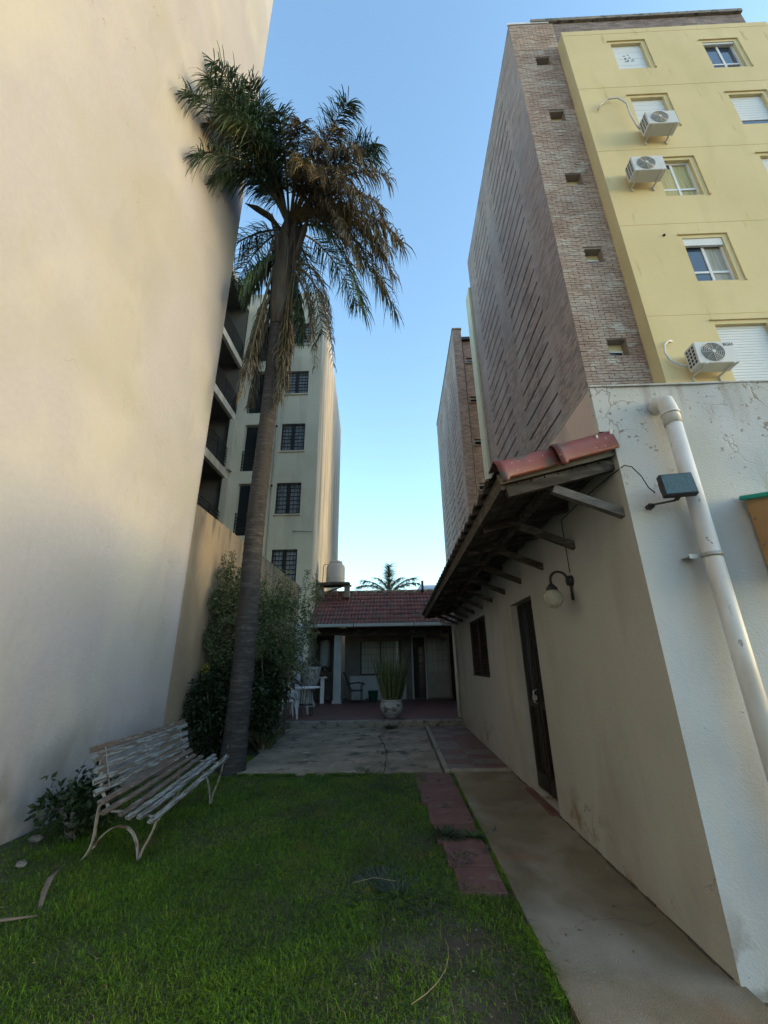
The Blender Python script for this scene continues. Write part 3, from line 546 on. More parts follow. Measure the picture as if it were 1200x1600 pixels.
# wing with galleries
zs = [3.45, 6.25, 9.08, 11.9, 14.75, 18.2]
for z in zs[1:]:
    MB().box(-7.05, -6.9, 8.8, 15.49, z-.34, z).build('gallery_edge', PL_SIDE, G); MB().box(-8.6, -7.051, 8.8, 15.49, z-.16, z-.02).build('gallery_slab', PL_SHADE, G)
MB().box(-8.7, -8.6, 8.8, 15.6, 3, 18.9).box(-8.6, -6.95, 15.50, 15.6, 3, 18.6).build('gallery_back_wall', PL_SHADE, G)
MB().box(-8.6, -6.93, 8.8, 15.49, 2, 5.9).build('gallery_base', PL_GREY, G)
for z in zs[1:5]:
    mb = MB()
    for k in range(7): mb.beam((-6.93, 8.8, z+.16+.13*k), (-6.93, 15.49, z+.16+.13*k), .025, .03)
    for k in range(7): y = 9+k*1.06; mb.box(-6.95, -6.91, y-.02, y+.02, z, z+.98)
    mb.build('railing', BLACK, G)
MB().box(-7.0, -6.75, 15.2, 15.49, 6.26, 8.7).build('pillar', PL_GREY, G); MB().box(-7.0, -6.75, 15.2, 15.49, 9.1, 11.5).build('pillar', PL_GREY, G)
MB().tube([(-5.02, 15.47, 4.2), (-5.02, 15.47, 18.6)], .02, 6).build('wall_cable', PL_GREY, G)
MB().tube([(-4.0, 15.46, 6.4), (-4.0, 15.42, 6.42), (-3.25, 15.42, 6.38)], .018, 6).build('wall_pipe', STEEL, G)
for z in (11.2, 8.4, 5.2): MB().tube([(-5.0, 15.46, z), (-4.98, 15.36, z), (-4.98, 15.32, z-.06)], [.02, .03, .05], 6).build('spot_lamp', BLACK, G)

# ================================================================== BRICK AND YELLOW TOWER
T = thing('brick_tower', 'tall apartment tower with slotted brick flank and yellow window front', 'building', (7, 12, 0))
ZT = 21.65
def slotted(X, y0, y1, z0, z1, cols, step, hgt, dep, name, par, m):
    mb = MB(); ys = [y0]
    for (a, b, off) in cols:
        mb.quad((X, ys[-1], z0), (X, a, z0), (X, a, z1), (X, ys[-1], z1)); ys += [a, b]
        z = z0; zz = z0+.3+off
        while zz < z1-1.0:
            # each slot is nudged along the wall so that the rows read as slanting bands
            mb.quad((X, a, z), (X, b, z), (X, b, zz), (X, a, zz))
            c = [(a, zz), (b, zz), (b, zz+hgt), (a, zz+hgt)]
            for k in range(4): p0, p1 = c[k], c[(k+1) % 4]; mb.quad((X, *p0), (X, *p1), (X+dep, *p1), (X+dep, *p0))
            mb.quad(*[(X+dep, *q) for q in c]); z = zz+hgt; zz += step
        mb.quad((X, a, z), (X, b, z), (X, b, z1), (X, a, z1))
    mb.quad((X, ys[-1], z0), (X, y1, z0), (X, y1, z1), (X, ys[-1], z1))
    return mb.build(name, m, par)
slotted(4.25, 7.6, 16.4, 0, ZT, [(9.02, 11.45, 0.), (12.6, 15.12, .27)], .54, .075, .16, 'side_wall', T, BRK_SIDE)
TW = [(4.89, 5.31, 7.82+2.84*k, 8.27+2.84*k) for k in range(5)]
mb = MB(); wall_sheet(mb, 7.612, 'y', 4.252, 5.72, 0, ZT, TW, .2, 1); mb.build('brick_backing', BRK_M, T)
for (x0, x1, z0, z1) in TW:
    f = MB().box(x0, x1, 7.80, 7.84, z0, z1).build('vent_window', PL_YEL, T)
    mb = MB().box(x0+.04, x1-.04, 7.775, 7.797, z0+.05, z0+.22); mb.build('pane', GLASSD, f)
    MB().beam((x0+.05, 7.78, z0+.24), (x1-.04, 7.74, z0+.19), .02, .03).build('sash', ALU, f)
# bricks of the narrow front, 300 nearest one by one, the rest joined
def brick_cells():
    out = []; row = 0; z = 6.1
    while z < ZT-.08:
        x = 4.25-(.12 if row % 2 else 0)
        while x < 5.70:
            a, b = max(x, 4.243), min(x+.236, 5.70)
            for (x0, x1, z0, z1) in TW:
                if z+.058 > z0 and z < z1:
                    if a < x0 < b: b = min(b, x0-.004) if x0-a > .05 else b
                    if a < x1 < b and a > x0-.001: a = x1+.004
                    if x0-.01 <= a and b <= x1+.01: b = a
            if b-a > .03 and not any(a < x1-.005 and b > x0+.005 and z+.058 > z0 and z < z1 for (x0, x1, z0, z1) in TW): out.append((a, b, z))
            x += .246
        z += .0685; row += 1
    return out
cells = brick_cells(); cells.sort(key=lambda c: c[2])
def brickbox(mb, c):
    a, b, z = c; d = random.uniform(-.001, .008); t = random.uniform(-.003, .003)
    mb.box(a+random.uniform(0, .004), b-random.uniform(0, .004), 7.592-d, 7.618, z+t, z+.058+t)
for c in cells[:300]:
    mb = MB(); brickbox(mb, c); mb.build('brick', BRK, T)
mb = MB()
for c in cells[300:]: brickbox(mb, c)
tag(mb.build('upper_bricks', BRK, T), kind='stuff')
MB().box(4.275, 12, 7.64, 7.9, ZT-1.4, ZT+.05).build('roof_parapet', BRK_FAR, T)
MB().box(5.0, 12, 7.56, 7.95, ZT+.05, ZT+.2).build('parapet_coping', CURB, T)
MB().box(4.22, 5.6, 7.58, 7.64, ZT, ZT+.09).build('parapet_flashing', ALU, T)
# body
MB().box(4.45, 12, 7.86, 16.4, 0, ZT-.02).build('core', DARK, T)
MB().box(4.13, 4.24, 16.35, 17.2, 0, 19.8).build('rear_pilaster', PL_YEL2, T)
# yellow front
YZ = 20.15
YW = [(7.02, 7.95, z, z+1.36) for z in (17.98, 15.17, 12.38, 9.52)] + [(7.04, 8.15, 6.4, 8.26)] + [(9.75, 10.7, z, z+1.36) for z in (17.8, 15.1, 12.4, 9.5, 6.7)]
mb = MB(); wall_sheet(mb, 7.25, 'y', 5.65, 12, 0, YZ, YW, .16, 1)
mb.quad((5.65, 7.25, 0), (5.65, 7.62, 0), (5.65, 7.62, YZ), (5.65, 7.25, YZ)); mb.quad((5.65, 7.25, YZ), (12, 7.25, YZ), (12, 7.62, YZ), (5.65, 7.62, YZ)); mb.build('yellow_wall', PL_YEL, T)
for k in range(6):   # storey joints as thin proud bands
    z = 8.55+2.84*k
    if z < 20: MB().box(5.655, 11.9, 7.245, 7.2499, z, z+.014).build('storey_joint', PL_YEL, T)
for (x0, x1, z0, z1) in YW:      # plaster surround: lintel and right jamb stand proud
    MB().box(x0-.08, x1+.16, 7.215, 7.249, z1+.10, z1+.14).build('lintel_trim', PL_YEL, T)
    MB().box(x1+.12, x1+.16, 7.215, 7.249, z0-.02, z1+.099).build('jamb_trim', PL_YEL, T)
def slider(x0, x1, z0, z1, box_h, drop, curtain):
    f = MB().box(x0, x0+.045, 7.33, 7.40, z0, z1).box(x1-.045, x1, 7.33, 7.40, z0, z1).box(x0+.046, x1-.046, 7.33, 7.40, z0, z0+.04).box(x0+.046, x1-.046, 7.33, 7.40, z1-.05, z1).build('window', ALU, T)
    if box_h: MB().box(x0+.01, x1-.01, 7.27, 7.325, z1-box_h, z1-.002).build('shutter_box', SHUT, f)
    xm = (x0+x1)/2; zr = z0+.36
    MB().box(xm-.03, xm+.03, 7.335, 7.385, z0+.041, z1-.051).box(x0+.05, xm-.035, 7.34, 7.38, zr-.03, zr+.03).box(xm+.035, x1-.05, 7.34, 7.38, zr-.03, zr+.03).build('sash', ALU, f)
    MB().box(x0+.046, xm-.02, 7.355, 7.365, z0+.041, z1-.051).build('pane', GLASS, f)
    MB().box(xm+.02, x1-.046, 7.37, 7.376, z0+.041, z1-.051).build('pane', CURT if curtain == 1 else (CURTY if curtain == 2 else GLASS), f)
    if curtain == 2: MB().box(x0+.046, xm-.03, 7.345, 7.352, z0+.041, z1-.2).build('curtain', CURTY, f)
    return f
def shutter(x0, x1, z0, z1, n, m=SHUT):
    f = MB().box(x0, x1, 7.345, 7.37, z0, z1).build('window', m, T)
    h = (z1-z0)/n
    for k in range(n): MB().box(x0+.004, x1-.004, 7.325, 7.344, z0+k*h+.005, z0+(k+1)*h-.003).build('shutter_slat', m, f)
    return f
s = shutter(*YW[0], 4); s['label'] = 'window boarded over with a white panel, dark scribbles on it'
rs = random.Random(3)
for (x, z, ww, hh) in ((7.33, 18.80, .07, .03), (7.35, 18.62, .05, .09), (7.33, 18.50, .12, .03), (7.47, 18.84, .04, .04), (7.49, 18.68, .04, .06), (7.52, 18.52, .09, .03), (7.42, 18.56, .04, .05), (7.58, 18.60, .03, .04)):
    MB().box(x, x+ww, 7.320, 7.3245, z, z+hh).build('scribble', INK, s)
shutter(*YW[1], 6); slider(*YW[2], .0, 0, 2); slider(*YW[3], .22, 0, 1); shutter(*YW[4], 26)
slider(*YW[5], .08, 0, 0)
f = shutter(YW[6][0], YW[6][1], YW[6][2]+.3, YW[6][3], 10)
MB().box(YW[6][0], YW[6][1], 7.34, 7.36, YW[6][2], YW[6][2]+.29).build('pane', GLASS, f)
shutter(*YW[7], 14); slider(*YW[8], .2, 0, 1); slider(*YW[9], .2, 0, 1)
MB().sphere((6.62, 7.24, 11.0), .035, 8, 6).build('wall_hole', DARK, T)

# ================================================================== FAR BRICK TOWER
D = thing('far_brick_tower', 'farther narrow brick tower with slotted flank and dark downpipe', 'building', (6, 26, 0))
slotted(3.93, 20.7, 31.8, 0, 21.2, [(21.6, 24.0, 0.), (24.9, 27.3, .27), (28.2, 30.7, .1)], .54, .08, .14, 'side_wall', D, BRK_SIDE)
mb = MB(); wall_sheet(mb, 20.7, 'y', 3.93, 4.45, 0, 21.2, [], 0, 1); mb.quad((4.45, 20.7, 0), (4.45, 21.5, 0), (4.45, 21.5, 21.2), (4.45, 20.7, 21.2)); mb.build('corner_wall', BRK_FAR, D)
FW = [(4.72, 5.18, z, z+.42) for z in (19.0, 16.1, 13.2, 10.4)]
mb = MB(); wall_sheet(mb, 21.2, 'y', 4.452, 8.5, 0, 20.7, FW, .2, 1); mb.build('recessed_wall', BRK_FAR, D)
for (x0, x1, z0, z1) in FW:
    f = MB().box(x0, x1, 21.35, 21.39, z0, z1).build('vent_window', WHITE, D); MB().box(x0+.05, x1-.05, 21.33, 21.345, z0+.05, z1-.12).build('pane', GLASSD, f)
    MB().box(x0-.06, x1+.06, 21.12, 21.195, z0-.07, z0).build('sill', CURB, D)
MB().box(4.46, 8.5, 21.0, 21.6, 20.7, 20.9).build('roof_edge', BLACK, D)
MB().tube([(4.55, 21.14, 2), (4.55, 21.14, 20.6)], .05, 8).build('drain_pipe', BLACK, D)
MB().box(4.1, 8.5, 21.6, 31.7, 0, 21.1).build('core', DARK, D)
MB().box(3.9, 4.5, 20.65, 31.85, 21.2, 21.3).build('coping', CURB, D)

# ================================================================== WHITE AND CREAM HOUSE WING (right)
H = thing('house_wing', 'single storey house wing with cream flank, cracked white end wall and timber eave', 'house', (3, 7, 0))
DO = (4.98, 5.92, .03, 2.19); WI = (7.72, 9.45, 1.2, 2.27)
mb = MB(); wall_sheet(mb, 1.58, 'x', 2.66, 12.3, -.08, 3.0, [DO, WI], .16, 1); mb.build('side_wall', PL_CREAM, H)
# white end wall: slightly uneven grid
def uneven(name, x0, x1, y, z0, z1, nx, nz, m, par, amp=.006):
    xs = np.linspace(x0, x1, nx); zs_ = np.linspace(z0, z1, nz); X, Z = np.meshgrid(xs, zs_)
    Yv = y+amp*(np.sin(X*5+Z*3)+np.sin(X*11-Z*7)*.5+np.sin(Z*13+X*2)*.3); Yv[:, 0] = y
    V = np.stack([X.ravel(), Yv.ravel(), Z.ravel()], 1); F = [(j*nx+i, j*nx+i+1, (j+1)*nx+i+1, (j+1)*nx+i) for j in range(nz-1) for i in range(nx-1)]
    o = fast(name, V, F, m, par, org=((x0+x1)/2, y, z0)); o.data.polygons.foreach_set('use_smooth', [True]*len(F)); return o
uneven('end_wall', 1.578, 7., 2.655, -.08, 3.38, 70, 50, PL_WHITE, H)
MB().box(1.80, 7, 2.85, 12.3, -.08, 2.99).build('core', DARK, H)
# parapet
MB().box(1.49, 1.60, 2.650, 2.70, 3.0, 3.379).build('parapet_end', PL_WHITE, H)
MB().box(1.492, 1.72, 2.70, 12.3, 3.0, 3.379).build('parapet', PL_PINK, H)
MB().box(1.488, 7, 2.64, 12.3, 3.381, 3.393).build('parapet_top', PL_WHITE, H)
MB().box(1.60, 1.66, 2.70, 12.3, 2.9, 2.998).build('parapet_soffit', CURB, H)
# door
d = MB().box(1.70, 1.74, DO[0]+.002, DO[1]-.002, DO[2], DO[3]).build('door', DOORM, H)
for a in (0, 1):
    y0 = DO[0]+.03+a*.47
    MB().box(1.66, 1.698, y0, y0+.05, DO[2]+.02, DO[3]-.02).box(1.66, 1.698, y0+.36, y0+.41, DO[2]+.02, DO[3]-.02).box(1.66, 1.698, y0+.051, y0+.359, DO[2]+.9, DO[2]+.98).box(1.66, 1.698, y0+.051, y0+.359, DO[2]+.03, DO[2]+.2).build('door_leaf_frame', DOORM, d)
    MB().box(1.685, 1.697, y0+.052, y0+.358, 1.05, DO[3]-.12).build('pane', GLASS, d)
    for q in range(1, 3): MB().box(1.675, 1.684, y0+.05+.1*q, y0+.065+.1*q, 1.05, DO[3]-.1).build('door_bar', BLACK, d)
MB().tube([(1.62, 5.46, 1.05), (1.62, 5.44, 1.05)], .03, 10).tube([(1.66, 5.45, .98), (1.61, 5.45, 1.0), (1.61, 5.45, 1.12), (1.66, 5.45, 1.14)], .01, 6).build('handle', STEEL, d)
MB().box(1.50, 1.74, DO[0]+.002, DO[1]-.01, -.05, .028).build('threshold', TILE_F, H)
MB().box(1.575, 1.74, DO[1]-.012, DO[1]-.002, .03, DO[3]-.004).build('door_jamb', PL_CREAM, H)
# shuttered window
wf = MB().box(1.64, 1.68, WI[0], WI[1], WI[2], WI[3]).build('window', SHUTD, H)
nsl = 24
for k in range(nsl):
    z = WI[2]+.05+(WI[3]-WI[2]-.1)*k/nsl
    MB().beam((1.615, WI[0]+.06, z+.02), (1.615, WI[1]-.06, z+.02), .04, .008, (.6, 0, 1)).build('shutter_slat', SHUTD, wf)
for a in (WI[0]+.002, (WI[0]+WI[1])/2-.03, WI[1]-.06): MB().box(1.595, 1.64, a, a+.058, WI[2]+.002, WI[3]-.002).build('shutter_stile', SHUTD, wf)
# ---- eave
EZ0, EZ1 = 2.60, 2.80     # underside height at the outer edge / wall
def ez(x): return EZ0 + (EZ1-EZ0)*(x-.76)/(1.58-.76)
ev = thing('eave', None, None, (1.1, 7, 2.6)); ev.parent = H; ev.location = Vector((1.1, 7, 2.6))-WP[H]
for k in range(8):     # soffit boards running along the house
    x0 = .78+k*.1; x1 = x0+.094
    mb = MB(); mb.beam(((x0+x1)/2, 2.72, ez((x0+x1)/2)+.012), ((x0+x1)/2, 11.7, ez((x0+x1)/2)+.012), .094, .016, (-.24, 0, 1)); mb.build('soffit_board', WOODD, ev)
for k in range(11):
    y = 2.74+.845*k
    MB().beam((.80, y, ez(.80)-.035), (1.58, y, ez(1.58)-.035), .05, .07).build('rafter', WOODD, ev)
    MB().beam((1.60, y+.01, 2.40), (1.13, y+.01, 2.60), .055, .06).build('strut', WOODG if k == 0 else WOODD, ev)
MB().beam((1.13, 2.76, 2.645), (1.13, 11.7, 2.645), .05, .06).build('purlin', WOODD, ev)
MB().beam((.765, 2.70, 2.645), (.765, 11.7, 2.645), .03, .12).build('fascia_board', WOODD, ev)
# near rake boards
MB().beam((.74, 2.685, 2.655), (1.60, 2.685, 2.865), .02, .075).build('rake_board', WOODG, ev)
MB().beam((.80, 2.655, 2.715), (1.60, 2.655, 2.905), .02, .045).build('rake_board', WOODD, ev)
# eave tiles along the outer edge, seen by their ends
for k in range(36):
    y = 2.80+.25*k; mb = MB(); n = 6
    prof = [(y+.25*t/n, .045*math.sin(PI*t/n)+random.uniform(-.002, .002)) for t in range(n+1)]
    i = len(mb.v)
    for (xx, dz) in ((.70, 0), (1.58, .205)):
        for (yy_, h) in prof: mb.v.append((xx+random.uniform(-.003, .003), yy_, 2.715+dz+h))
        for (yy_, h) in prof: mb.v.append((xx, yy_, 2.697+dz+h))
    m_ = n+1
    for t in range(n):
        mb.f += [(i+t, i+t+1, i+2*m_+t+1, i+2*m_+t), (i+m_+t, i+3*m_+t, i+3*m_+t+1, i+m_+t+1), (i+t, i+m_+t, i+m_+t+1, i+t+1)]; mb.sm += [True, True, False]
    mb.build('roof_tile', TILE_UND, ev)
# glazed red barge tiles: L-profile with collar at the lower end
def barge(a, b, wid=.20, par=ev):
    a, b = Vector(a), Vector(b); d = (b-a).normalized(); upn = Vector((-d.z, 0, d.x)); mb = MB()
    def ring(p, sc_):
        pr = [(0, -.115), (-.008, -.10), (-.008, -.02), (0, .005), (.02, .022), (.05, .026), (wid, .02)]
        pr2 = [(q[0]*1+ (1-sc_)*.012*1, q[1]*sc_) for q in pr]
        return [p + Vector((0, 1, 0))*(q[0]-(.014 if sc_ > 1 else 0)) + upn*q[1] for q in pr2]
    secs = [(0, 1.22), (.045, 1.25), (.07, 1.1), (.085, 1.0), (1, 1.0)]; L = (b-a).length; rs_ = []
    for t, s_ in secs: rs_.append(ring(a + d*(t*L if t == 1 else t*L*1.6), s_))
    i = len(mb.v); n = 7
    for r in rs_: mb.v += [tuple(q) for q in r]
    for k in range(len(rs_)-1):
        for j in range(n-1): mb.f.append((i+k*n+j, i+k*n+j+1, i+(k+1)*n+j+1, i+(k+1)*n+j)); mb.sm.append(True)
    o = mb.build('barge_tile', TILE_R, par)
    sm = o.modifiers.new('thick', 'SOLIDIFY'); sm.thickness = .012
    return o
barge((.715, 2.64, 2.745), (1.145, 2.64, 2.857)); barge((1.13, 2.632, 2.858), (1.56, 2.632, 2.97))
MB().beam((1.535, 2.622, 2.87), (1.56, 2.622, 3.0), .012, .02).beam((1.45, 2.618, 2.86), (1.447, 2.618, 2.955), .006, .012).build('mortar_bead', LIME, ev)
MB().box(.86, 1.58, 2.84, 11.8, 2.90, 2.91)
mb = MB(); i = 0; mb.v += [(.72, 2.7, 2.725), (1.58, 2.7, 2.94), (1.58, 11.7, 2.94), (.72, 11.7, 2.725)]; mb.f.append((0, 1, 2, 3)); mb.sm.append(False); mb.build('roof_sheet', TILE_UND, ev)
# drain pipe on the end wall
pr = MB().tube([(1.93, 2.68, 3.17), (1.93, 2.60, 3.19), (1.945, 2.565, 3.17), (1.95, 2.555, 3.10), (1.95, 2.552, 2.98)], [.05, .056, .057, .056, .056], 20, True).build('drain_pipe', PVC, H)
MB().tube([(1.95, 2.55, 2.99), (1.955, 2.55, -.05)], .051, 24).build('pipe_length', PVC, pr)
MB().tube([(1.95, 2.552, 3.06), (1.95, 2.552, 3.075)], .060, 20).build('pipe_joint', PVC, pr)
mb = MB(); mb.lathe((1.952, 2.55, 2.04), [(.052, 0), (.055, 0), (.055, .028), (.052, .028)], 24); mb.box(1.83, 1.90, 2.575, 2.581, 2.04, 2.068); mb.box(1.83, 1.89, 2.581, 2.655, 2.05, 2.056); mb.build('pipe_clamp', STEEL, pr)
# rear downpipe by the porch
MB().tube([(1.20, 11.72, 2.62), (1.22, 11.72, 2.50), (1.30, 11.72, 2.46), (1.46, 11.74, 2.46), (1.52, 11.75, 2.42), (1.53, 11.75, 2.3), (1.53, 11.75, .15)], .045, 12).build('drain_pipe', PVC, H)

# ---- cabinet with green top at the right edge
cb = thing('wall_cabinet', 'tan board cabinet under a green canvas top on the white end wall', 'cabinet', (2.75, 2.5, 1.95))
mb = MB(); i = 0; mb.v += [(2.33, 2.63, 1.93), (2.33, 2.33, 1.93), (2.33, 2.33, 2.36), (2.33, 2.63, 2.44), (3.2, 2.63, 1.93), (3.2, 2.33, 1.93), (3.2, 2.33, 2.36), (3.2, 2.63, 2.44)]
mb.f += [(0, 1, 2, 3), (4, 7, 6, 5), (0, 4, 5, 1), (1, 5, 6, 2), (2, 6, 7, 3), (0, 3, 7, 4)]; mb.sm += [False]*6; mb.build('side_board', TAN, cb)
mb = MB(); mb.beam((2.31, 2.635, 2.455), (2.31, 2.30, 2.365), .03, .03); mb.beam((2.76, 2.64, 2.462), (2.76, 2.30, 2.372), .90, .022); mb.build('canvas_top', GREEN, cb, bevel=.006)
MB().box(2.325, 2.34, 2.60, 2.64, 1.90, 1.935).build('bracket', IRONP, cb)
MB().sphere((2.327, 2.60, 2.30), .008, 8, 6).sphere((2.327, 2.60, 2.13), .008, 8, 6).build('screw', IRONP, cb)

# ---- floodlight
fl = thing('floodlight', 'black floodlight with greenish glass on the white end wall', 'floodlight', (1.74, 2.64, 2.4))
def rotbox(mb, c, sx, sy, sz, R_):
    i = len(mb.v)
    for z in (-sz, sz):
        for y in (-sy, sy):
            for x in (-sx, sx): mb.v.append(tuple(Vector(c)+R_ @ Vector((x, y, z))))
    for q in ((0, 2, 3, 1), (4, 5, 7, 6), (0, 1, 5, 4), (2, 6, 7, 3), (0, 4, 6, 2), (1, 3, 7, 5)): mb.f.append(tuple(i+k for k in q)); mb.sm.append(False)
RF = Euler((math.radians(-8), 0, math.radians(-10))).to_matrix(); fc = Vector((1.80, 2.47, 2.49))
mb = MB(); rotbox(mb, fc, .096, .022, .078, RF); mb.build('housing', BLACK, fl, bevel=.005)
mb = MB(); rotbox(mb, fc+RF @ Vector((0, -.0235, 0)), .086, .003, .068, RF); mb.build('glass', FLOODG, fl)
mb = MB(); rotbox(mb, fc+RF @ Vector((-.045, .036, .015)), .035, .02, .033, RF)
for k in range(5): rotbox(mb, fc+RF @ Vector((-.02+.02*k, .036, 0)), .003, .02, .05, RF)
mb.build('cooling_fins', BLACK, fl)
mb = MB(); mb.beam((1.70, 2.60, 2.41), (1.79, 2.50, 2.40), .022, .007).beam((1.79, 2.50, 2.40), fc+RF @ Vector((.0, .0, -.062)), .03, .008).beam((1.69, 2.64, 2.40), (1.70, 2.60, 2.41), .035, .025); mb.build('bracket', BLACK, fl)
MB().tube([(1.585, 2.66, 2.71), (1.60, 2.635, 2.72), (1.64, 2.62, 2.70), (1.675, 2.60, 2.62), (1.685, 2.57, 2.52), (1.69, 2.53, 2.47)], .004, 6).tube([(1.585, 2.66, 2.71), (1.56, 2.75, 2.70), (1.5, 3.1, 2.66), (1.47, 3.5, 2.62), (1.55, 3.7, 2.6), (1.57, 3.75, 2.2)], .004, 6).build('cable', BLACK, fl)

# ---- globe lamp
gl = thing('wall_lamp', 'curved black wall lamp with a frosted glass globe beside the door', 'lamp', (1.57, 3.78, 2.1))
MB().tube([(1.575, 3.76, 2.13), (1.54, 3.76, 2.13)], [.05, .045], 16).tube([(1.565, 3.76, 2.16), (1.56, 3.76, 1.96)], .012, 8).build('wall_plate', BLACK, gl)
arc = [(1.55, 3.76, 2.10)]+[(1.465+.075*math.cos(t), 3.76, 2.14+.075*math.sin(t)) for t in np.linspace(-.2, PI, 12)]+[(1.39, 3.76, 2.10)]
MB().tube(arc, .0115, 10).build('arm', BLACK, gl)
MB().lathe((1.39, 3.76, 2.05), [(.001, .055), (.02, .055), (.03, .04), (.048, .02), (.05, 0), (.044, -.01)], 20).build('cap', BLACK, gl)
MB().sphere((1.39, 3.76, 1.975), .085, 28, 18).build('globe', LAMPG, gl)

# ================================================================== REAR HOUSE
R_ = thing('rear_house', 'low rear house with dark red tiled roof over a shaded porch', 'house', (-1, 16, 0))
RX0, RX1 = -3.34, 3.2; RY0, RZ0, RY1, RZ1 = 15.55, 2.84, 17.9, 4.36
rd = Vector((0, RY1-RY0, RZ1-RZ0)); nrow = 8; ncol = 20; tw_ = .272
def rooftile():
    mb = MB(); n = 8; L = rd.length/nrow*1.12; d = rd.normalized(); nu = Vector((0, -d.z, d.y))
    for s in (0, 1):
        base = d*(L*s)
        for t in range(n+1):
            u = t/n; h = .022*math.cos(u*4*PI)+.012*(1-s)+.03*s*0
            p = base + Vector((u*tw_*1.03, 0, 0)) + nu*(h+.018*(1-s)); mb.v.append(tuple(p))
    for t in range(n+1):
        mb.v.append(tuple(Vector(mb.v[t]) - nu*.024))
    for t in range(n):
        mb.f.append((t, t+1, n+2+t, n+1+t)); mb.sm.append(True)
        mb.f.append((t, 2*n+2+t, 2*n+3+t, t+1)); mb.sm.append(False)
    me = bpy.data.meshes.new('roof_tile'); me.from_pydata(mb.v, [], mb.f); me.polygons.foreach_set('use_smooth', mb.sm); me.materials.append(TILE_OLD); return me
rt = rooftile(); rf = thing('tiled_roof', None, None, (RX0, RY0, RZ0)); rf.parent = R_; rf.location = Vector((RX0, RY0, RZ0))-WP[R_]
for r in range(nrow):
    for c in range(ncol):
        o = bpy.data.objects.new('roof_tile', rt); C.objects.link(o); o.parent = rf
        o.location = Vector((c*tw_+random.uniform(-.004, .004), 0, 0)) + rd*(r/nrow) + Vector((0, 0, random.uniform(-.004, .004)))
        o.rotation_euler = (random.uniform(-.01, .01), random.uniform(-.01, .01), random.uniform(-.012, .012))
mb = MB(); mb.v += [(RX0, RY0, RZ0-.05), (RX1, RY0, RZ0-.05), (RX1, RY1, RZ1-.05), (RX0, RY1, RZ1-.05), (RX0, RY1+3, 3.2), (RX1, RY1+3, 3.2)]; mb.f += [(0, 1, 2, 3), (3, 2, 5, 4)]; mb.sm += [False]*2; mb.build('roof_deck', WOODD, rf)
for k in range(14):
    MB().tube([(RX0+.42*k, RY1, RZ1+.0), (RX0+.42*k+.44, RY1, RZ1+.012)], .085, 10).build('ridge_tile', CURB, rf)
# verge wall at left
mb = MB(); mb.v += [(x, y, z) for x in (-3.62, RX0-.02) for (y, z) in ((RY0-.35, 0), (RY0-.35, RZ0-.05), (RY0, RZ0+.12), (RY1, RZ1+.14), (RY1+.3, RZ1+.1), (RY1+.3, 0))]
mb.f += [tuple(range(5, -1, -1)), tuple(range(6, 12))] + [(k, (k+1) % 6, 6+(k+1) % 6, 6+k) for k in range(6)]; mb.sm += [False]*8; mb.build('verge_wall', PL_WHITE, R_)
g_ = MB().box(RX0, 1.9, RY0-.10, RY0+.0, RZ0-.10, RZ0+.01).build('gutter', GUTM, R_, bevel=.01)
for x in (-1.6, .6): MB().box(x, x+.03, RY0-.106, RY0-.10, RZ0-.10, RZ0+.012).build('gutter_joint', BLACK, g_)
MB().box(RX0, 3.2, 16.42, 16.56, 2.5, 2.78).build('porch_beam', WOODD, R_)
MB().box(-2.40, -2.12, 16.38, 16.62, .134, 2.51).build('porch_post', SHADEW, R_); MB().box(-2.43, -2.09, 16.35, 16.65, .134, .24).build('post_base', SHADEW, R_)
MB().box(-2.34, -2.18, 16.62, 18.0, .134, 3.0).build('partition_wall', PL_WHITE, R_)
HO = [(-1.55, .12, 1.05, 2.35), (.62, 1.10, .16, 2.45)]
mb = MB(); wall_sheet(mb, 18.0, 'y', -3.6, 3.2, .1, 4.2, HO, .15, 1); mb.build('porch_wall', mat('porch_plaster', [(.11, .105, .095), (.16, .155, .14)], 2, .9, .2, 40, .1), R_)  # back wall plaster darkened, porch shade put into its colour
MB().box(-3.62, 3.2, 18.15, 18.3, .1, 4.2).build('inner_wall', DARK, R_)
MB().box(-1.95, .30, 17.96, 17.998, .134, 1.02).build('white_dado', SHADEW, R_)
wfr = MB().box(-1.55, -1.49, 17.97, 18.05, 1.05, 2.35).box(-.74, -.68, 17.97, 18.05, 1.05, 2.35).box(.06, .12, 17.97, 18.05, 1.05, 2.35).box(-1.488, -.742, 17.97, 18.05, 1.05, 1.1).box(-.678, .058, 17.97, 18.05, 1.05, 1.1).build('window', SHUTD, R_)
MB().box(-1.488, .058, 18.06, 18.07, 1.1, 2.35).build('pane', CURT, wfr)
mb = MB()
for k in range(1, 12): mb.box(-1.49+.129*k, -1.482+.129*k, 17.95, 17.96, 1.05, 2.35)
for k in range(1, 5): mb.box(-1.49, .06, 17.945, 17.955, 1.05+.26*k, 1.06+.26*k)
mb.build('grille', BLACK, wfr)
MB().box(-.06, .0, 18.0, 18.05, 1.3, 2.35).build('curtain', WHITE, wfr)
dr = MB().box(.56, .62, 17.95, 18.1, .134, 2.5).box(1.10, 1.16, 17.95, 18.1, .134, 2.5).box(.56, 1.16, 17.95, 18.1, 2.501, 2.56).build('door_frame', SHADEW, R_)
MB().box(.64, .80, 17.98, 18.02, 2.1, 2.45).box(.80, 1.08, 18.05, 18.07, .16, 2.1).build('door_panel', DOORM, dr)
for k in range(5): MB().box(.88, 1.05, 18.03, 18.045, .5+.33*k, .76+.33*k).build('pane', GLASSD, dr)
dl = MB().box(1.17, 2.05, 17.90, 17.945, .2, 2.45).build('white_door', SHADEC, R_)
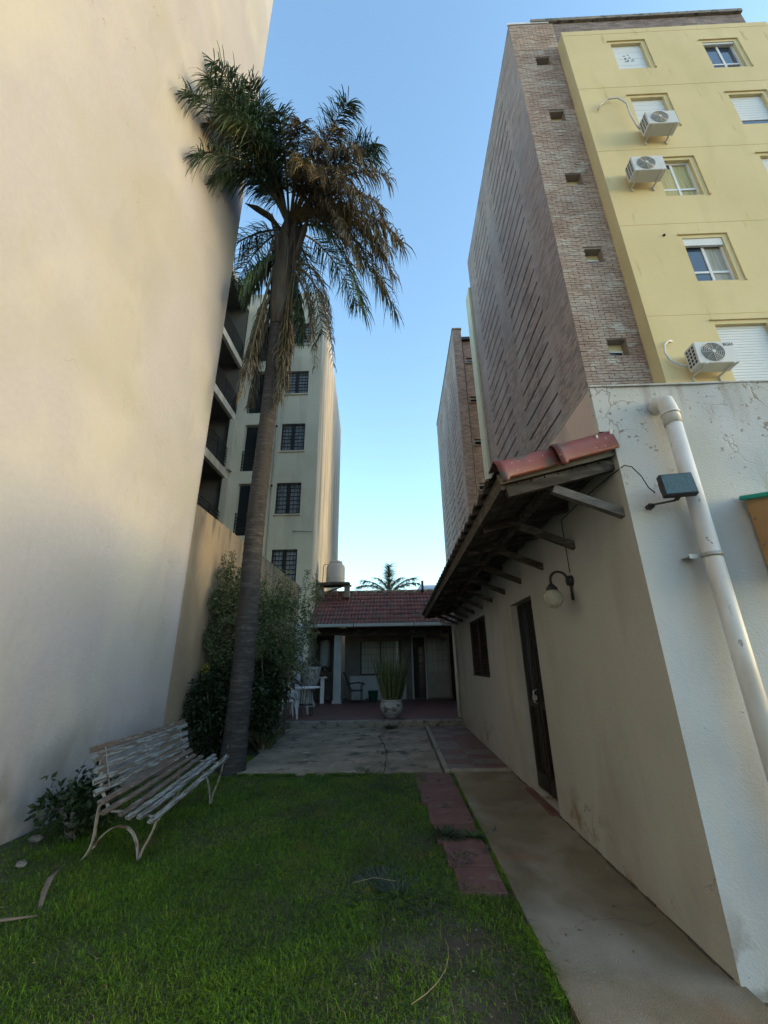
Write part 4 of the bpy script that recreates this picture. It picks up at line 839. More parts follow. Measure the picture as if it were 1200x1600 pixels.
for i in range(4):
    for j in range(3): MB().box(1.23+.2*i, 1.40+.2*i, 17.88, 17.899, 1.15+.42*j, 1.53+.42*j).build('pane', CURT, dl)
MB().tube([(2.0, 17.88, 1.2), (2.0, 17.83, 1.2), (1.94, 17.82, 1.2)], .012, 6).build('handle', STEEL, dl)
MB().box(2.12, 3.2, 14.5, 14.6, .134, 2.9).box(2.12, 2.2, 14.6, 17.95, .134, 2.9).build('right_partition', DARK, R_)

# porch contents
def hang_tank():
    t = thing('water_heater', 'white cylindrical water heater hung on the porch wall', 'water heater', (-2.95, 17.7, 1.3))
    MB().lathe((-2.95, 17.7, 1.35), [(.001, 0), (.12, 0), (.2, .05), (.21, .1), (.21, 1.0), (.18, 1.06), (.001, 1.08)], 20).build('tank_body', SHADEW, t)
    MB().tube([(-2.93, 17.72, 1.36), (-2.93, 17.72, 1.0), (-2.9, 17.95, .9)], .025, 8).build('pipe', WHITE, t)
    MB().box(-3.0, -2.9, 17.9, 17.998, 1.9, 2.0).build('bracket', STEEL, t)
hang_tank()
su = thing('plant_stand', 'white slatted post stand below the water heater', 'stand', (-2.83, 16.6, .134))
MB().box(-2.9, -2.76, 16.55, 16.62, .134, 1.0).build('post', WHITE, su); MB().box(-3.0, -2.66, 16.45, 16.72, 1.0, 1.04).build('shelf', WHITE, su)
ur = thing('large_urn', 'large pale planter tub behind the round table', 'planter', (-3.2, 15.4, .134))
MB().lathe((-3.05, 15.4, .134), [(.001, .55), (.16, .56), (.2, .6), (.30, .8), (.34, 1.15), (.36, 1.25), (.33, 1.27), (.3, 1.2), (.001, 1.15)], 24).build('tub', POT, ur)
MB().lathe((-3.05, 15.4, .134), [(.2, 0), (.2, .1), (.12, .2), (.12, .5), (.18, .56)], 20).build('pedestal', POT, ur)

def leaf_blade(mb, a, dirv, L, W, sag=.3, n=4, twist=0.):
    """folded long leaf of n segments"""
    a = Vector(a); d = Vector(dirv).normalized(); r = d.cross(Vector((0, 0, 1)))
    if r.length < .1: r = Vector((math.cos(twist), math.sin(twist), 0))
    r.normalize(); r = Matrix.Rotation(twist, 3, d) @ r; p = a; i = len(mb.v)
    for k in range(n+1):
        t = k/n; wv = W*(.55+.45*math.sin(PI*min(1, t*1.15+.1)))*(1-t**3)+.0008
        mb.v += [tuple(p-r*wv/2), tuple(p+r*wv/2)]
        d = (d+Vector((0, 0, -sag/n))).normalized(); p = p+d*L/n
    for k in range(n): mb.f.append((i+2*k, i+2*k+1, i+2*k+3, i+2*k+2)); mb.sm.append(True)

# green foliage sprigs in the urn
def leafcloud(centres, radii, counts, L, W, drop=.2, r=rng, shell=.35):
    Vs = []; 
    for c, rad, cnt in zip(centres, radii, counts):
        v = r.normal(size=(cnt, 3)); v /= np.linalg.norm(v, axis=1)[:, None]
        rr = r.uniform(shell, 1, cnt)[:, None]**.6; P = np.array(c)+v*rr*np.array(rad)
        d = v*.7+r.normal(size=(cnt, 3))*.6; d[:, 2] -= drop; d /= np.linalg.norm(d, axis=1)[:, None]
        s = np.cross(d, r.normal(size=(cnt, 3))); s /= np.linalg.norm(s, axis=1)[:, None]
        l_ = r.uniform(.6, 1.2, cnt)[:, None]*L; w_ = r.uniform(.7, 1.2, cnt)[:, None]*W
        nn = np.cross(s, d)
        Vs.append(np.stack([P, P+d*l_*.45+s*w_/2+nn*l_*.04, P+d*l_, P+d*l_*.45-s*w_/2+nn*l_*.04], 1).reshape(-1, 3))
    V = np.concatenate(Vs); return V, np.arange(len(V)).reshape(-1, 4)
V, F = leafcloud([(-3.05, 15.4, 1.5)], [(.3, .25, .25)], [220], .12, .035); fast('foliage', V, F, OLIVE, ur, org=(-3.05, 15.4, 1.3))
rp = thing('potted_red_plant', 'small dark red leaved pot plant on the white stand', 'plant', (-2.83, 16.6, 1.04))
MB().lathe((-2.83, 16.58, 1.042), [(.001, 0), (.07, 0), (.1, .13), (.001, .12)], 14).build('pot', PATIO, rp)
V, F = leafcloud([(-2.83, 16.58, 1.28)], [(.3, .2, .12)], [120], .14, .05); fast('foliage', V, F, BROWNL, rp, org=(-2.83, 16.58, 1.1))

# round table
tb = thing('round_table', 'round white garden table with thin dark legs on the porch', 'table', (-2.6, 12.9, .134))
MB().lathe((-2.62, 12.75, .134), [(.001, .70), (.36, .70), (.38, .71), (.38, .735), (.36, .745), (.001, .748)], 32).build('tabletop', PLAST, tb)
for k in range(4):
    t = PI/4+k*PI/2; MB().tube([(-2.62+.16*math.cos(t), 12.75+.16*math.sin(t), .83), (-2.62+.22*math.cos(t), 12.75+.22*math.sin(t), .134)], .012, 8).build('leg', BLACK, tb)
MB().lathe((-2.62, 12.75, .4), [(.17, 0), (.19, 0), (.19, .02), (.17, .02), (.17, 0)], 20).build('brace_ring', BLACK, tb)

# plastic chairs (built at origin facing -y, then placed)
def plastic_chair():
    t = thing('plastic_chair', 'nearer white plastic garden armchair, back against the strap leaf plants', 'chair', (0, 0, 0), 'white plastic armchairs at the round table')
    mb = MB(); n = 8
    for j in range(n+1):
        for i in range(n+1):
            u, v = i/n-.5, j/n-.5; mb.v.append((u*.44*(1-.12*(v+.5)), v*.42, .42+.03*(u*u*4)-.015*math.cos(v*3)-.02*(v > .4)))
    for j in range(n):
        for i in range(n): a = j*(n+1)+i; mb.f.append((a, a+1, a+n+2, a+n+1)); mb.sm.append(True)
    o = mb.build('seat', PLAST, t); s = o.modifiers.new('thick', 'SOLIDIFY'); s.thickness = .012
    mb = MB()
    for k in range(7):
        x = -.165+.055*k; top = .86-.9*x*x
        mb.beam((x*.85, .21, .45), (x*1.1, .31, top-.04), .034, .008, (0, 1, 0))
    mb.tube([(-.235+.47*k/12, .315-.02*abs(k-6)/6, .86-.13*((k-6)/6)**2) for k in range(13)], .02, 8, squash=.5)
    mb.beam((-.19, .21, .46), (.19, .21, .46), .03, .03)
    mb.build('backrest', PLAST, t)
    for sx in (-1, 1):
        MB().tube([(sx*.235, .30, .74), (sx*.275, .22, .69), (sx*.285, 0, .665), (sx*.285, -.18, .655), (sx*.27, -.235, .60), (sx*.255, -.235, .45)], [.018, .022, .028, .028, .024, .02], 8, squash=.5).build('armrest', PLAST, t)
        MB().beam((sx*.22, -.2, .44), (sx*.27, -.26, 0), .06, .035, (0, 1, 0), .035, .03).build('leg', PLAST, t)
        MB().beam((sx*.2, .2, .44), (sx*.25, .32, 0), .055, .035, (0, 1, 0), .035, .03).build('leg', PLAST, t)
    return t
pc = plastic_chair(); pc2 = copy_tree(pc)
pc.location = (-3.02, 12.05, .134); pc.rotation_euler.z = math.radians(115)
pc2.location = (-2.95, 12.85, .134); pc2.rotation_euler.z = math.radians(70)
pc['label'] = 'white plastic armchair at the porch edge beside the strap leaved plants, nearest the yard'
pc2['label'] = 'white plastic armchair half hidden behind the nearer one, touching the round table'

# rocking chair
rc = thing('rocking_chair', 'dark wooden rocking chair beside the porch post', 'chair', (-1.6, 16.9, .134))
rz = .134
def rpt(x, y, z): return (-1.62+x, 16.9+y, rz+z)      # x forward
for sy in (-.25, .25):
    MB().tube([rpt(-.42, sy, .12), rpt(-.2, sy, .035), rpt(.05, sy, .02), rpt(.3, sy, .04), rpt(.5, sy, .12)], .02, 6).build('rocker', BLACK, rc)
    MB().beam(rpt(.22, sy, .03), rpt(.22, sy, .62), .03, .03).beam(rpt(-.2, sy, .03), rpt(-.2, sy, .42), .03, .03).build('leg', BLACK, rc)
    MB().tube([rpt(-.28, sy, .62), rpt(-.1, sy, .66), rpt(.1, sy, .68), rpt(.26, sy, .66), rpt(.33, sy, .60)], .022, 6).build('armrest', BLACK, rc)
    MB().beam(rpt(-.18, sy, .38), rpt(-.46, sy, 1.05), .04, .03).build('back_post', BLACK, rc)
MB().box(-1.84, -1.36, 16.64, 17.16, rz+.38, rz+.42).build('seat', BLACK, rc)
MB().beam(rpt(-.20, 0, .45), rpt(-.44, 0, 1.02), .44, .012, (1, 0, .4)).build('back_panel', BLACK, rc)
for k in range(6): MB().beam(rpt(-.21-.046*k, -.25, .48+.105*k), rpt(-.21-.046*k, .25, .48+.105*k), .02, .085, (-.4, 0, 1)).build('back_slat', BLACK, rc)
bk = thing('bucket', 'small teal plastic bucket beside the rocking chair', 'bucket', (-.98, 17.2, .134))
MB().lathe((-.98, 17.2, .134), [(.001, 0), (.15, 0), (.19, .36), (.205, .36), (.205, .38), (.18, .38), (.145, .02), (.001, .02)], 20).build('bucket_body', TEAL, bk)
MB().tube([(-.98+.2*math.cos(t), 17.2+.05*math.sin(t), .5-.0+.12*math.sin(t)*-1) for t in np.linspace(0, PI, 9)], .006, 6).build('handle', STEEL, bk)

# snake plant pot
sp = thing('potted_snake_plant', 'tall upright snake plant in a round old stone pot on the porch edge', 'plant', (-.2, 12., .134))
pc_ = (-.2, 12.0, .134)
MB().lathe(pc_, [(.001, 0), (.16, 0), (.17, .03), (.23, .08), (.30, .19), (.31, .28), (.285, .37), (.265, .395), (.29, .415), (.29, .44), (.25, .445), (.23, .39), (.001, .38)], 32).build('pot', POT, sp)
for k in range(130):
    t = rng.uniform(0, 2*PI); r = .21*math.sqrt(rng.uniform(0, 1)); mb = MB(); L = rng.uniform(.85, 1.65)*(1.05-.25*(r/.21))
    leaf_blade(mb, (pc_[0]+r*math.cos(t), pc_[1]+r*math.sin(t), .48), (math.cos(t)*r*1.7, math.sin(t)*r*1.7, 1), L, rng.uniform(.05, .075), rng.uniform(-.05, .12), 5, rng.uniform(0, PI)); mb.build('leaf', SANS, sp)

# ================================================================== WATER TANK on its stand
ts = thing('tank_stand', 'rough timber platform on the ridge carrying the water tank', 'stand', (-2.6, 17.3, 4.3))
for k in range(4): MB().box(-3.25, -1.95, 16.95+.19*k, 17.1+.19*k, 4.62, 4.66).build('plank', WOODG, ts)
for y in (17.0, 17.6): MB().beam((-3.3, y, 4.58), (-1.9, y, 4.60), .07, .07).build('beam', WOODD, ts)
for x in (-3.15, -2.05): MB().box(x-.1, x+.1, 17.1, 17.5, 4.05, 4.545).build('block', CURB, ts)
MB().beam((-2.9, 17.3, 4.3), (-2.2, 17.3, 4.55), .05, .05).build('brace', WOODD, ts)
wt = thing('water_tank', 'grey plastic rooftop water tank with a narrower lid', 'tank', (-2.55, 17.3, 4.66))
MB().lathe((-2.55, 17.3, 4.662), [(.001, 0), (.38, 0), (.39, .04), (.39, .2), (.397, .22), (.39, .24), (.39, .68), (.36, .76), (.27, .82), (.26, .84)], 32).build('tank_body', TANK, wt)
MB().lathe((-2.55, 17.3, 4.662), [(.26, .835), (.285, .84), (.285, .92), (.25, .945), (.001, .955)], 28).build('lid', TANK, wt)
MB().tube([(-2.75, 17.2, 5.46), (-3.0, 17.2, 5.47), (-3.06, 17.2, 5.4), (-3.08, 17.2, 4.3)], .013, 6).build('pipe', BLACK, wt)
vp = MB().tube([(1.12, 17.7, 4.3), (1.12, 17.7, 4.78)], .05, 10).build('chimney_pipe', BLACK); tag(vp, 'short black vent pipe standing on the rear roof ridge', 'pipe')
fr_ = thing('far_shed', 'pale sheet roofed building far behind the ridge', 'building', (3, 32, 0))
MB().box(1.5, 6, 30, 36, 0, 6.3).build('wall', PL_YEL2, fr_)
mb = MB(); mb.v += [(1.4, 29.8, 6.3), (6.1, 29.8, 6.3), (6.1, 33, 7.3), (1.9, 33, 7.3)]; mb.f.append((0, 1, 2, 3)); mb.sm.append(False); mb.build('roof', FARROOF, fr_)

# ================================================================== AIR CONDITIONERS
def ac(x, z, label, w=.78, h=.52, dd=.30, y=7.25, hose=None, fan_x=.32):
    t = thing('air_conditioner', label, 'air conditioner', (x, y-.2, z), 'air conditioner outdoor units on the yellow wall')
    y1 = y-.12; y0 = y1-dd
    MB().box(x, x+w, y0, y1, z, z+h).build('casing', ACW, t, bevel=.012)
    fx, fz, R0 = x+w*.42, z+h*.5, h*.43
    mb = MB(); mb.tube([(fx, y0-.001, fz), (fx, y0-.006, fz)], R0, 28); mb.build('fan_opening', ACG, t)
    mb = MB()
    for k in range(1, 7):
        r = R0*k/6.2; mb.tube([(fx+r*math.cos(a), y0-.014, fz+r*math.sin(a)) for a in np.linspace(0, 2*PI, 25)], .0045, 4, False)
    for k in range(8):
        a = k*PI/4; mb.beam((fx, y0-.012, fz), (fx+R0*math.cos(a), y0-.012, fz+R0*math.sin(a)), .006, .006, (0, 1, 0))
    mb.build('fan_grille', ACW, t)
    MB().tube([(fx, y0-.012, fz), (fx, y0-.03, fz)], .035, 14).build('fan_hub', ACW, t)
    mb = MB()
    for i in range(3):
        for j in range(5): mb.box(x-.004, x-.001, y0+.04+i*.08, y0+.09+i*.08, z+.06+.085*j, z+.115+.085*j)
    mb.build('side_vents', BLACK, t)
    for xx in (x+.12, x+w-.12):
        mb = MB(); mb.box(xx-.015, xx+.015, y0-.02, y-.002, z-.035, z-.003); mb.box(xx-.015, xx+.015, y-.03, y-.002, z-.14, z-.036); mb.build('bracket', ACW, t)
    if hose: MB().tube(hose, .022, 8).build('hose', PVC, t)
    return t, y0
t1, y0 = ac(6.08, 6.92, 'white outdoor air conditioner unit beside the lowest shuttered window, lettering at its corner', hose=[(6.1, 7.15, 7.1), (5.98, 7.14, 7.12), (5.82, 7.18, 7.28), (5.76, 7.2, 7.5), (5.80, 7.2, 7.72), (5.92, 7.21, 7.82), (6.02, 7.24, 7.84)])
cu = bpy.data.curves.new('lettering', 'FONT'); cu.body = 'BGH'; cu.size = .095; cu.extrude = .002
to = bpy.data.objects.new('lettering', cu); C.objects.link(to); bpy.context.view_layer.update()
me = bpy.data.meshes.new_from_object(to); bpy.data.objects.remove(to); me.materials.clear(); me.materials.append(INK)
lt = bpy.data.objects.new('lettering', me); C.objects.link(lt); lt.parent = t1; lt.rotation_euler = (PI/2, 0, 0); lt.location = Vector((6.08+.56, y0-.005, 6.92+.40))-WP[t1]
ac(6.10, 12.72, 'white outdoor air conditioner unit left of the yellow curtained window')
ac(6.86, 14.52, 'white outdoor air conditioner unit in front of a closed white shutter, long hose above it', hose=[(6.9, 7.16, 14.9), (6.80, 7.12, 15.0), (6.72, 7.1, 15.5), (6.72, 7.1, 16.0), (6.6, 7.15, 16.35), (6.35, 7.18, 16.4), (6.1, 7.2, 16.2), (5.98, 7.2, 15.95)])

# ================================================================== PALM TREE
PT = thing('queen_palm', 'tall queen palm with grey trunk and mixed green and dead brown fronds', 'palm tree', (-2.52, 7.0, 0))
zs_ = np.linspace(-.08, 9.2, 150); mb = MB(); pts = []; rad = []
for i, z in enumerate(zs_):
    pts.append((-2.50+.012*math.sin(z*1.3)+.05*(z/9)**2, 7+.02*math.sin(z), z)); r = .172-.003*z+(.035*math.exp(-z/.35)) + (.0035 if i % 3 == 0 else -.0015); rad.append(r)
mb.tube(pts, rad, 22); mb.build('trunk', TRUNK, PT)
mb = MB(); mb.tube([(-2.45, 7, 8.4), (-2.44, 7, 9.), (-2.42, 7, 9.8), (-2.40, 7, 10.6), (-2.38, 7, 11.3), (-2.36, 7, 11.9)], [.15, .22, .27, .26, .21, .10], 18); mb.build('crown_shaft', SHEATH, PT)
for k in range(26):     # old leaf bases
    a = rng.uniform(0, 2*PI); z = rng.uniform(8.7, 11.2); r = .25; mb = MB()
    mb.tube([(-2.43+r*.8*math.cos(a), 7+r*.8*math.sin(a), z), (-2.43+r*1.15*math.cos(a), 7+r*1.15*math.sin(a), z+.45), (-2.43+r*1.6*math.cos(a), 7+r*1.6*math.sin(a), z+.8)], [.09, .07, .03], 6, squash=.45); mb.build('leaf_base', SHEATH, PT)
# long pale spathe strands
for k in range(7):
    a = rng.uniform(PI, 2*PI); mb = MB(); x0 = -2.43+.36*math.cos(a); y0_ = 7+.36*math.sin(a); z = rng.uniform(10.2, 11)
    mb.tube([(x0, y0_, z), (x0+.08*math.cos(a), y0_+.1*math.sin(a), z-.8), (x0+.05*math.cos(a), y0_+.08*math.sin(a), z-rng.uniform(1.3, 2.0))], [.03, .02, .006], 5); mb.build('dry_strand', SHEATH, PT)
mb = MB(); mb.tube([(-2.5, 6.9, 11.2), (-2.8, 6.7, 11.45), (-3.05, 6.55, 11.5), (-3.3, 6.45, 11.55)], [.04, .09, .08, .005], 8, squash=.5); mb.build('spathe', SHEATH, PT)
mb = MB(); mb.tube([(-2.15, 6.8, 10.0), (-2.0, 6.7, 10.5), (-1.9, 6.65, 10.9), (-1.82, 6.6, 11.2)], [.03, .07, .07, .005], 8, squash=.5); mb.build('spathe', SHEATH, PT)

def frond(tip, rise, m, base=None, leaf=.62, n=46, droop=.9, start=.22, dense=1.0, hang=False, width=.028, bow=1.):
    base = np.array(base if base is not None else (-2.38, 7., 11.3)); tip = np.array(tip, float)
    c1 = base + (tip-base)*.35 + np.array([0, 0, rise]); c2 = base + (tip-base)*.85 + np.array([0, 0, rise*.55*bow])
    T_ = np.linspace(0, 1, 40)[:, None]; P = (1-T_)**3*base + 3*(1-T_)**2*T_*c1 + 3*(1-T_)*T_**2*c2 + T_**3*tip
    fo = MB(); fo.tube([tuple(q) for q in P[::3]]+[tuple(P[-1])], [max(.004, .034*(1-k/14)) for k in range(len(P[::3])+1)], 5)
    r = rng; Nl = int(n*4*dense); t = r.uniform(start, 1., Nl); idx = t*39; i0 = np.clip(idx.astype(int), 0, 38); f = (idx-i0)[:, None]
    pos = P[i0]*(1-f)+P[i0+1]*f; tan = P[i0+1]-P[i0]; tan /= np.linalg.norm(tan, axis=1)[:, None]
    side = np.cross(tan, [0, 0, 1.]); sl = np.linalg.norm(side, axis=1)[:, None]; side = np.where(sl < .15, np.array([[1., 0, 0]]), side/np.maximum(sl, 1e-5))
    up_ = np.cross(side, tan); ang = r.uniform(-.5, .9, Nl)[:, None]; sg = r.choice([-1, 1], Nl)[:, None]
    d = side*sg*np.cos(ang) + up_*np.sin(ang) + tan*r.uniform(.35, .9, Nl)[:, None] + r.normal(size=(Nl, 3))*.18; d /= np.linalg.norm(d, axis=1)[:, None]
    env = np.sin(np.clip((t-start)/(1-start), 0, 1)*PI*.8+.35)[:, None]*.5+.55
    L = leaf*env*r.uniform(.65, 1.15, Nl)[:, None]; W = width*r.uniform(.7, 1.2, Nl)[:, None]
    wv = np.cross(d, [0, 0, 1.]); wv += r.normal(size=(Nl, 3))*.4; wv /= np.linalg.norm(wv, axis=1)[:, None]
    segs = []; p = pos.copy(); dd = d.copy(); K = 4; dr_ = droop*r.uniform(.7, 1.3, Nl)[:, None]
    for k in range(K+1):
        wk = W*[.55, 1., .9, .55, .04][k]; segs += [p-wv*wk/2, p+wv*wk/2]
        dd = dd + np.array([[0, 0, -1.]])*dr_*(.25+.35*k)/1.2; dd /= np.linalg.norm(dd, axis=1)[:, None]; p = p+dd*L/K
    V = np.stack(segs, 1).reshape(-1, 3); kk = np.arange(Nl)[:, None]*10
    F = np.concatenate([kk+np.array([[2*q, 2*q+1, 2*q+3, 2*q+2]]) for q in range(K)])
    fo_o = fo.build('frond', RACH, PT)
    lf = fast('leaflets', V, F, m, fo_o, org=tuple(base))
    return fo_o
Gm, Bm, Mm = PALMG, PALMB, PALMM
FR = [((-3.0, 4.9, 12.4), 1.2, Gm), ((-2.3, 5.3, 12.6), 1.0, Gm), ((-1.8, 5.4, 12.4), 1.0, Mm), ((-.9, 6.0, 9.8), 1.9, Bm), ((-.1, 6.3, 8.5), 2.0, Mm), ((-.6, 6.1, 9.0), 1.9, Bm), ((-3.47, 4.1, 10.75), 1.6, Gm), ((-3.42, 4.6, 12.9), 1.2, Gm), ((-3.40, 4.7, 10.1), 1.6, Gm), ((-2.95, 5.2, 13.5), 1.0, Gm), ((-3.3, 5.2, 12.1), 1.2, Gm),
      ((-2.9, 4.6, 11.2), 1.3, Gm), ((-3.45, 5.4, 10.6), 1.5, Gm), ((-2.5, 5.9, 13.1), 1.0, Gm), ((-3.1, 5.6, 13.2), .6, Gm), ((-3.48, 4.9, 11.5), 1.5, Mm),
      ((-.75, 5.2, 12.6), .9, Gm), ((-.2, 5.6, 11.9), 1.2, Gm), ((.05, 5.6, 10.8), 1.5, Mm), ((.30, 6.1, 9.5), 1.7, Mm), ((.15, 6.5, 8.1), 1.8, Gm),
      ((-1.3, 5.4, 11.6), 1.5, Bm), ((-.9, 5.5, 10.7), 1.8, Bm), ((-.45, 5.7, 10.2), 1.8, Bm), ((-.2, 6.2, 9.6), 1.7, Mm), ((.2, 6.6, 10.4), 1.6, Bm), ((-1.6, 5.2, 10.6), 1.6, Mm),
      ((-.5, 6.2, 7.9), 2.0, Gm), ((-1.0, 7.6, 12.6), 1.0, Gm), ((-1.0, 5.5, 12.3), 1.0, Mm), ((-.55, 5.4, 11.4), 1.4, Bm), ((-.1, 5.9, 10.3), 1.6, Bm), ((.05, 6.0, 9.2), 1.8, Bm), ((-.25, 5.9, 12.0), 1.1, Gm), ((.1, 6.3, 8.9), 1.9, Mm), ((-3.2, 4.3, 11.6), 1.5, Gm), ((-3.3, 5.0, 12.6), 1.1, Gm), ((-3.4, 5.9, 11.6), 1.2, Gm), ((-1.3, 5.3, 10.4), 1.7, Bm), ((-2.9, 9.2, 12.6), .9, Gm), ((-4.3, 8.6, 11.6), .9, Gm), ((-4.6, 7.6, 11.0), .8, Gm), ((-.9, 9, 11), 1.2, Gm), ((-2, 9.6, 10.6), 1.4, Gm)]
for tip, rise, m in FR:
    frond(tip, rise, m, leaf=.74 if m is not Bm else .62, n=60, droop=.9 if m is Gm else 1.6, width=.02)
# hanging fronds
for tip, rise, m, b in [((-1.08, 6.4, 6.75), 1.0, Bm, (-2.2, 6.9, 10.0)), ((-1.48, 6.6, 6.9), .9, Bm, (-2.25, 6.9, 9.9)),
                        ((-1.15, 6.45, 7.6), 1.0, Bm, (-2.2, 6.9, 10.0)), ((-1.55, 6.6, 7.6), .9, Bm, (-2.25, 6.9, 9.9))]:
    frond(tip, rise, m, base=b, leaf=.30, n=40, droop=2.2, start=.42, width=.016, bow=2.6)
for k in range(20):      # skirt of dead fronds hugging the trunk
    a = PI + rng.uniform(-.7, .9) if k % 2 else rng.uniform(-1.1, .25); rr = rng.uniform(.36, .62); z1 = rng.uniform(6.3, 7.9)
    if k % 2 == 0: rr = rng.uniform(.26, .42); z1 = rng.uniform(6.2, 7.6)
    m = Bm if z1 < 7.4 or k % 3 else Mm
    frond((-2.48+rr*math.cos(a), 6.9+rr*math.sin(a)*.6, z1), .35, m, base=(-2.42+.25*math.cos(a), 7+.2*math.sin(a), rng.uniform(9.0, 10.2)), leaf=.42, n=26, droop=2.6, start=.3, width=.02)
for tip in ((-3.1, 6.5, 9.0), (-3.2, 6.9, 9.1), (-2.0, 7.2, 8.2), (-1.85, 7.0, 8.0), (-1.95, 6.9, 8.4), (-3.35, 7.2, 9.4)):
    frond(tip, .8, Gm, base=(-2.42, 7, 10.3), leaf=.5, n=40, droop=2.0, width=.026)

# ================================================================== SHRUBS
def shrub(name, label, cat, base, clumps, L, W, m, stems=8, dense=1., group=None):
    t = thing(name, label, cat, base, group); mb = MB(); cs_ = np.array([c[0] for c in clumps])
    for c in clumps[:stems]:
        a = Vector(base); b = Vector(c[0]); mid = a.lerp(b, .5)+Vector((random.uniform(-.1, .1), random.uniform(-.1, .1), .1))
        mb.tube([a, mid, b], [.03, .02, .006], 5)
    mb.build('stem', WOODG, t)
    V, F = leafcloud([c[0] for c in clumps], [c[1] for c in clumps], [int(c[2]*dense) for c in clumps], L, W); fast('foliage', V, F, m, t, org=base)
    return t
def clumpset(c0, size, n, r0, r1, cnt):
    out = []
    for k in range(n):
        v = rng.normal(size=3); v /= np.linalg.norm(v); v *= rng.uniform(.2, 1)**.5
        r = rng.uniform(r0, r1); out.append((tuple(np.array(c0)+v*np.array(size)), (r, r, r*1.15), cnt))
    return out
def sprigs(base, n, hts, spread, r0=.12, cnt=70):
    return [((base[0]+rng.uniform(-spread, spread), base[1]+rng.uniform(-.3, .3), base[2]+rng.uniform(*hts)), (r0*.55, r0*.55, r0*2.2), cnt) for _ in range(n)]
cl = clumpset((-2.60, 9.2, 2.1), (.66, .6, .95), 46, .17, .34, 270) + sprigs((-2.5, 9.2, 2.7), 30, (-.2, .6), .75) + [((-1.85+rng.uniform(-.15, .15), 9.1, rng.uniform(1.3, 2.9)), (.13, .12, .16), 60) for _ in range(14)]
shrub('olive_shrub', 'big loose grey green shrub between palm trunk and rear house roof', 'shrub', (-2.7, 9.4, 0), cl, .075, .022, OLIVE, 14)
cl = clumpset((-3.2, 8.3, 2.1), (.42, .5, 1.0), 38, .2, .34, 380) + sprigs((-3.25, 8.2, 3.05), 22, (-.1, .5), .32)
shrub('climbing_shrub', 'dark leafy shrub against the peach wall left of the palm trunk, bare sprigs on top', 'shrub', (-3.2, 8.2, 0), cl, .07, .022, OLIVE, 10)
cl = clumpset((-3.15, 7.9, .75), (.45, .5, .75), 34, .18, .3, 260)
shrub('dark_bush', 'low dark bush at the foot of the peach wall behind the bench', 'bush', (-3.15, 7.9, 0), cl, .09, .035, DEEPL, 6)
cl = clumpset((-2.85, 9.2, .85), (.42, .5, .65), 34, .2, .30, 280)
shrub('dark_bush', 'dark leafy bush at ground level under the grey green shrub', 'bush', (-2.5, 9.3, 0), cl, .10, .04, DEEPL, 6)
V, F = leafcloud([(-3.42, 7.75, 1.42)], [(.07, .08, .08)], [90], .05, .03); yf = fast('yellow_blossom', V, F, YELFL, org=(-3.42, 7.75, 1.42)); tag(yf, 'small yellow flowering sprig low on the peach wall', 'flower')
# bench-side shrub
cl = clumpset((-3.08, 4.6, .22), (.24, .36, .17), 20, .07, .12, 75)+sprigs((-3.1, 4.55, .36), 5, (0, .16), .2, .06, 24)
shrub('small_shrub', 'small leafy shrub at the blank wall behind the near bench end', 'shrub', (-3.05, 4.5, 0), cl, .075, .034, DEEPL, 10)
# bronze leaved plant
bp_ = thing('bronze_leaf_plant', 'bushy plant with broad bronze leaves beside the plastic chairs', 'plant', (-2.75, 10.6, 0))
for k in range(46):
    mb = MB(); a = rng.uniform(0, 2*PI); z = rng.uniform(.75, 1.55); r = rng.uniform(.02, .18); 
    leaf_blade(mb, (-2.62+r*math.cos(a), 10.4+r*math.sin(a), z), (math.cos(a), math.sin(a), rng.uniform(.2, .9)), rng.uniform(.35, .55), rng.uniform(.09, .14), 1.6, 6, rng.uniform(-.5, .5)); mb.build('leaf', BROWNL, bp_)
MB().tube([(-2.62, 10.4, 0), (-2.6, 10.4, .8), (-2.64, 10.4, 1.5)], .025, 6).build('stem', WOODG, bp_)
# strap leaved clumps at the edge of the patio
def strap(x, y, label, n=60, h=.75):
    t = thing('strap_leaf_plant', label, 'plant', (x, y, 0), 'strap leaved plants along the bed')
    for k in range(n):
        mb = MB(); a = rng.uniform(0, 2*PI); r = rng.uniform(0, .15)
        leaf_blade(mb, (x+r*math.cos(a), y+r*math.sin(a), 0), (math.cos(a)*.55, math.sin(a)*.55, 1), rng.uniform(.7, 1.25)*h, .03, 1.3, 6, rng.uniform(-.6, .6)); mb.build('leaf', STRAP, t)
strap(-2.55, 8.7, 'strap leaved clump just right of the palm trunk'); strap(-2.75, 9.6, 'strap leaved clump between the trunk and the porch step', 60, .8); strap(-3.0, 10.7, 'strap leaved clump nearest the plastic chairs', 50, .8)
b = MB(); b.beam((-2.5, 8.6, 0), (-3.15, 11.2, .0), .08, .16); tag(b.build('bed_kerb', CURB), kind='structure')

# ================================================================== BENCH
bn = thing('slatted_bench', 'old garden bench of peeling pale blue slats on curled iron legs', 'bench', (-2.3, 4.9, 0))
SL = [((-2.700, 4.028, 0.783), (-2.720, 5.745, 0.809)), ((-2.680, 4.056, 0.709), (-2.700, 5.767, 0.770)), ((-2.650, 4.059, 0.621), (-2.670, 5.749, 0.685)), ((-2.620, 4.034, 0.541), (-2.640, 5.709, 0.613)),
      ((-2.580, 4.011, 0.463), (-2.600, 5.676, 0.555)), ((-2.530, 4.017, 0.392), (-2.550, 5.674, 0.499)), ((-2.460, 3.971, 0.332), (-2.480, 5.621, 0.455)), ((-2.345, 4.042, 0.300), (-2.380, 5.590, 0.445)),
      ((-2.27, 4.030, 0.285), (-2.290, 5.761, 0.430)), ((-2.19, 4.060, 0.275), (-2.21, 5.591, 0.425)), ((-2.05, 3.97, 0.272), (-2.070, 5.591, 0.445))]
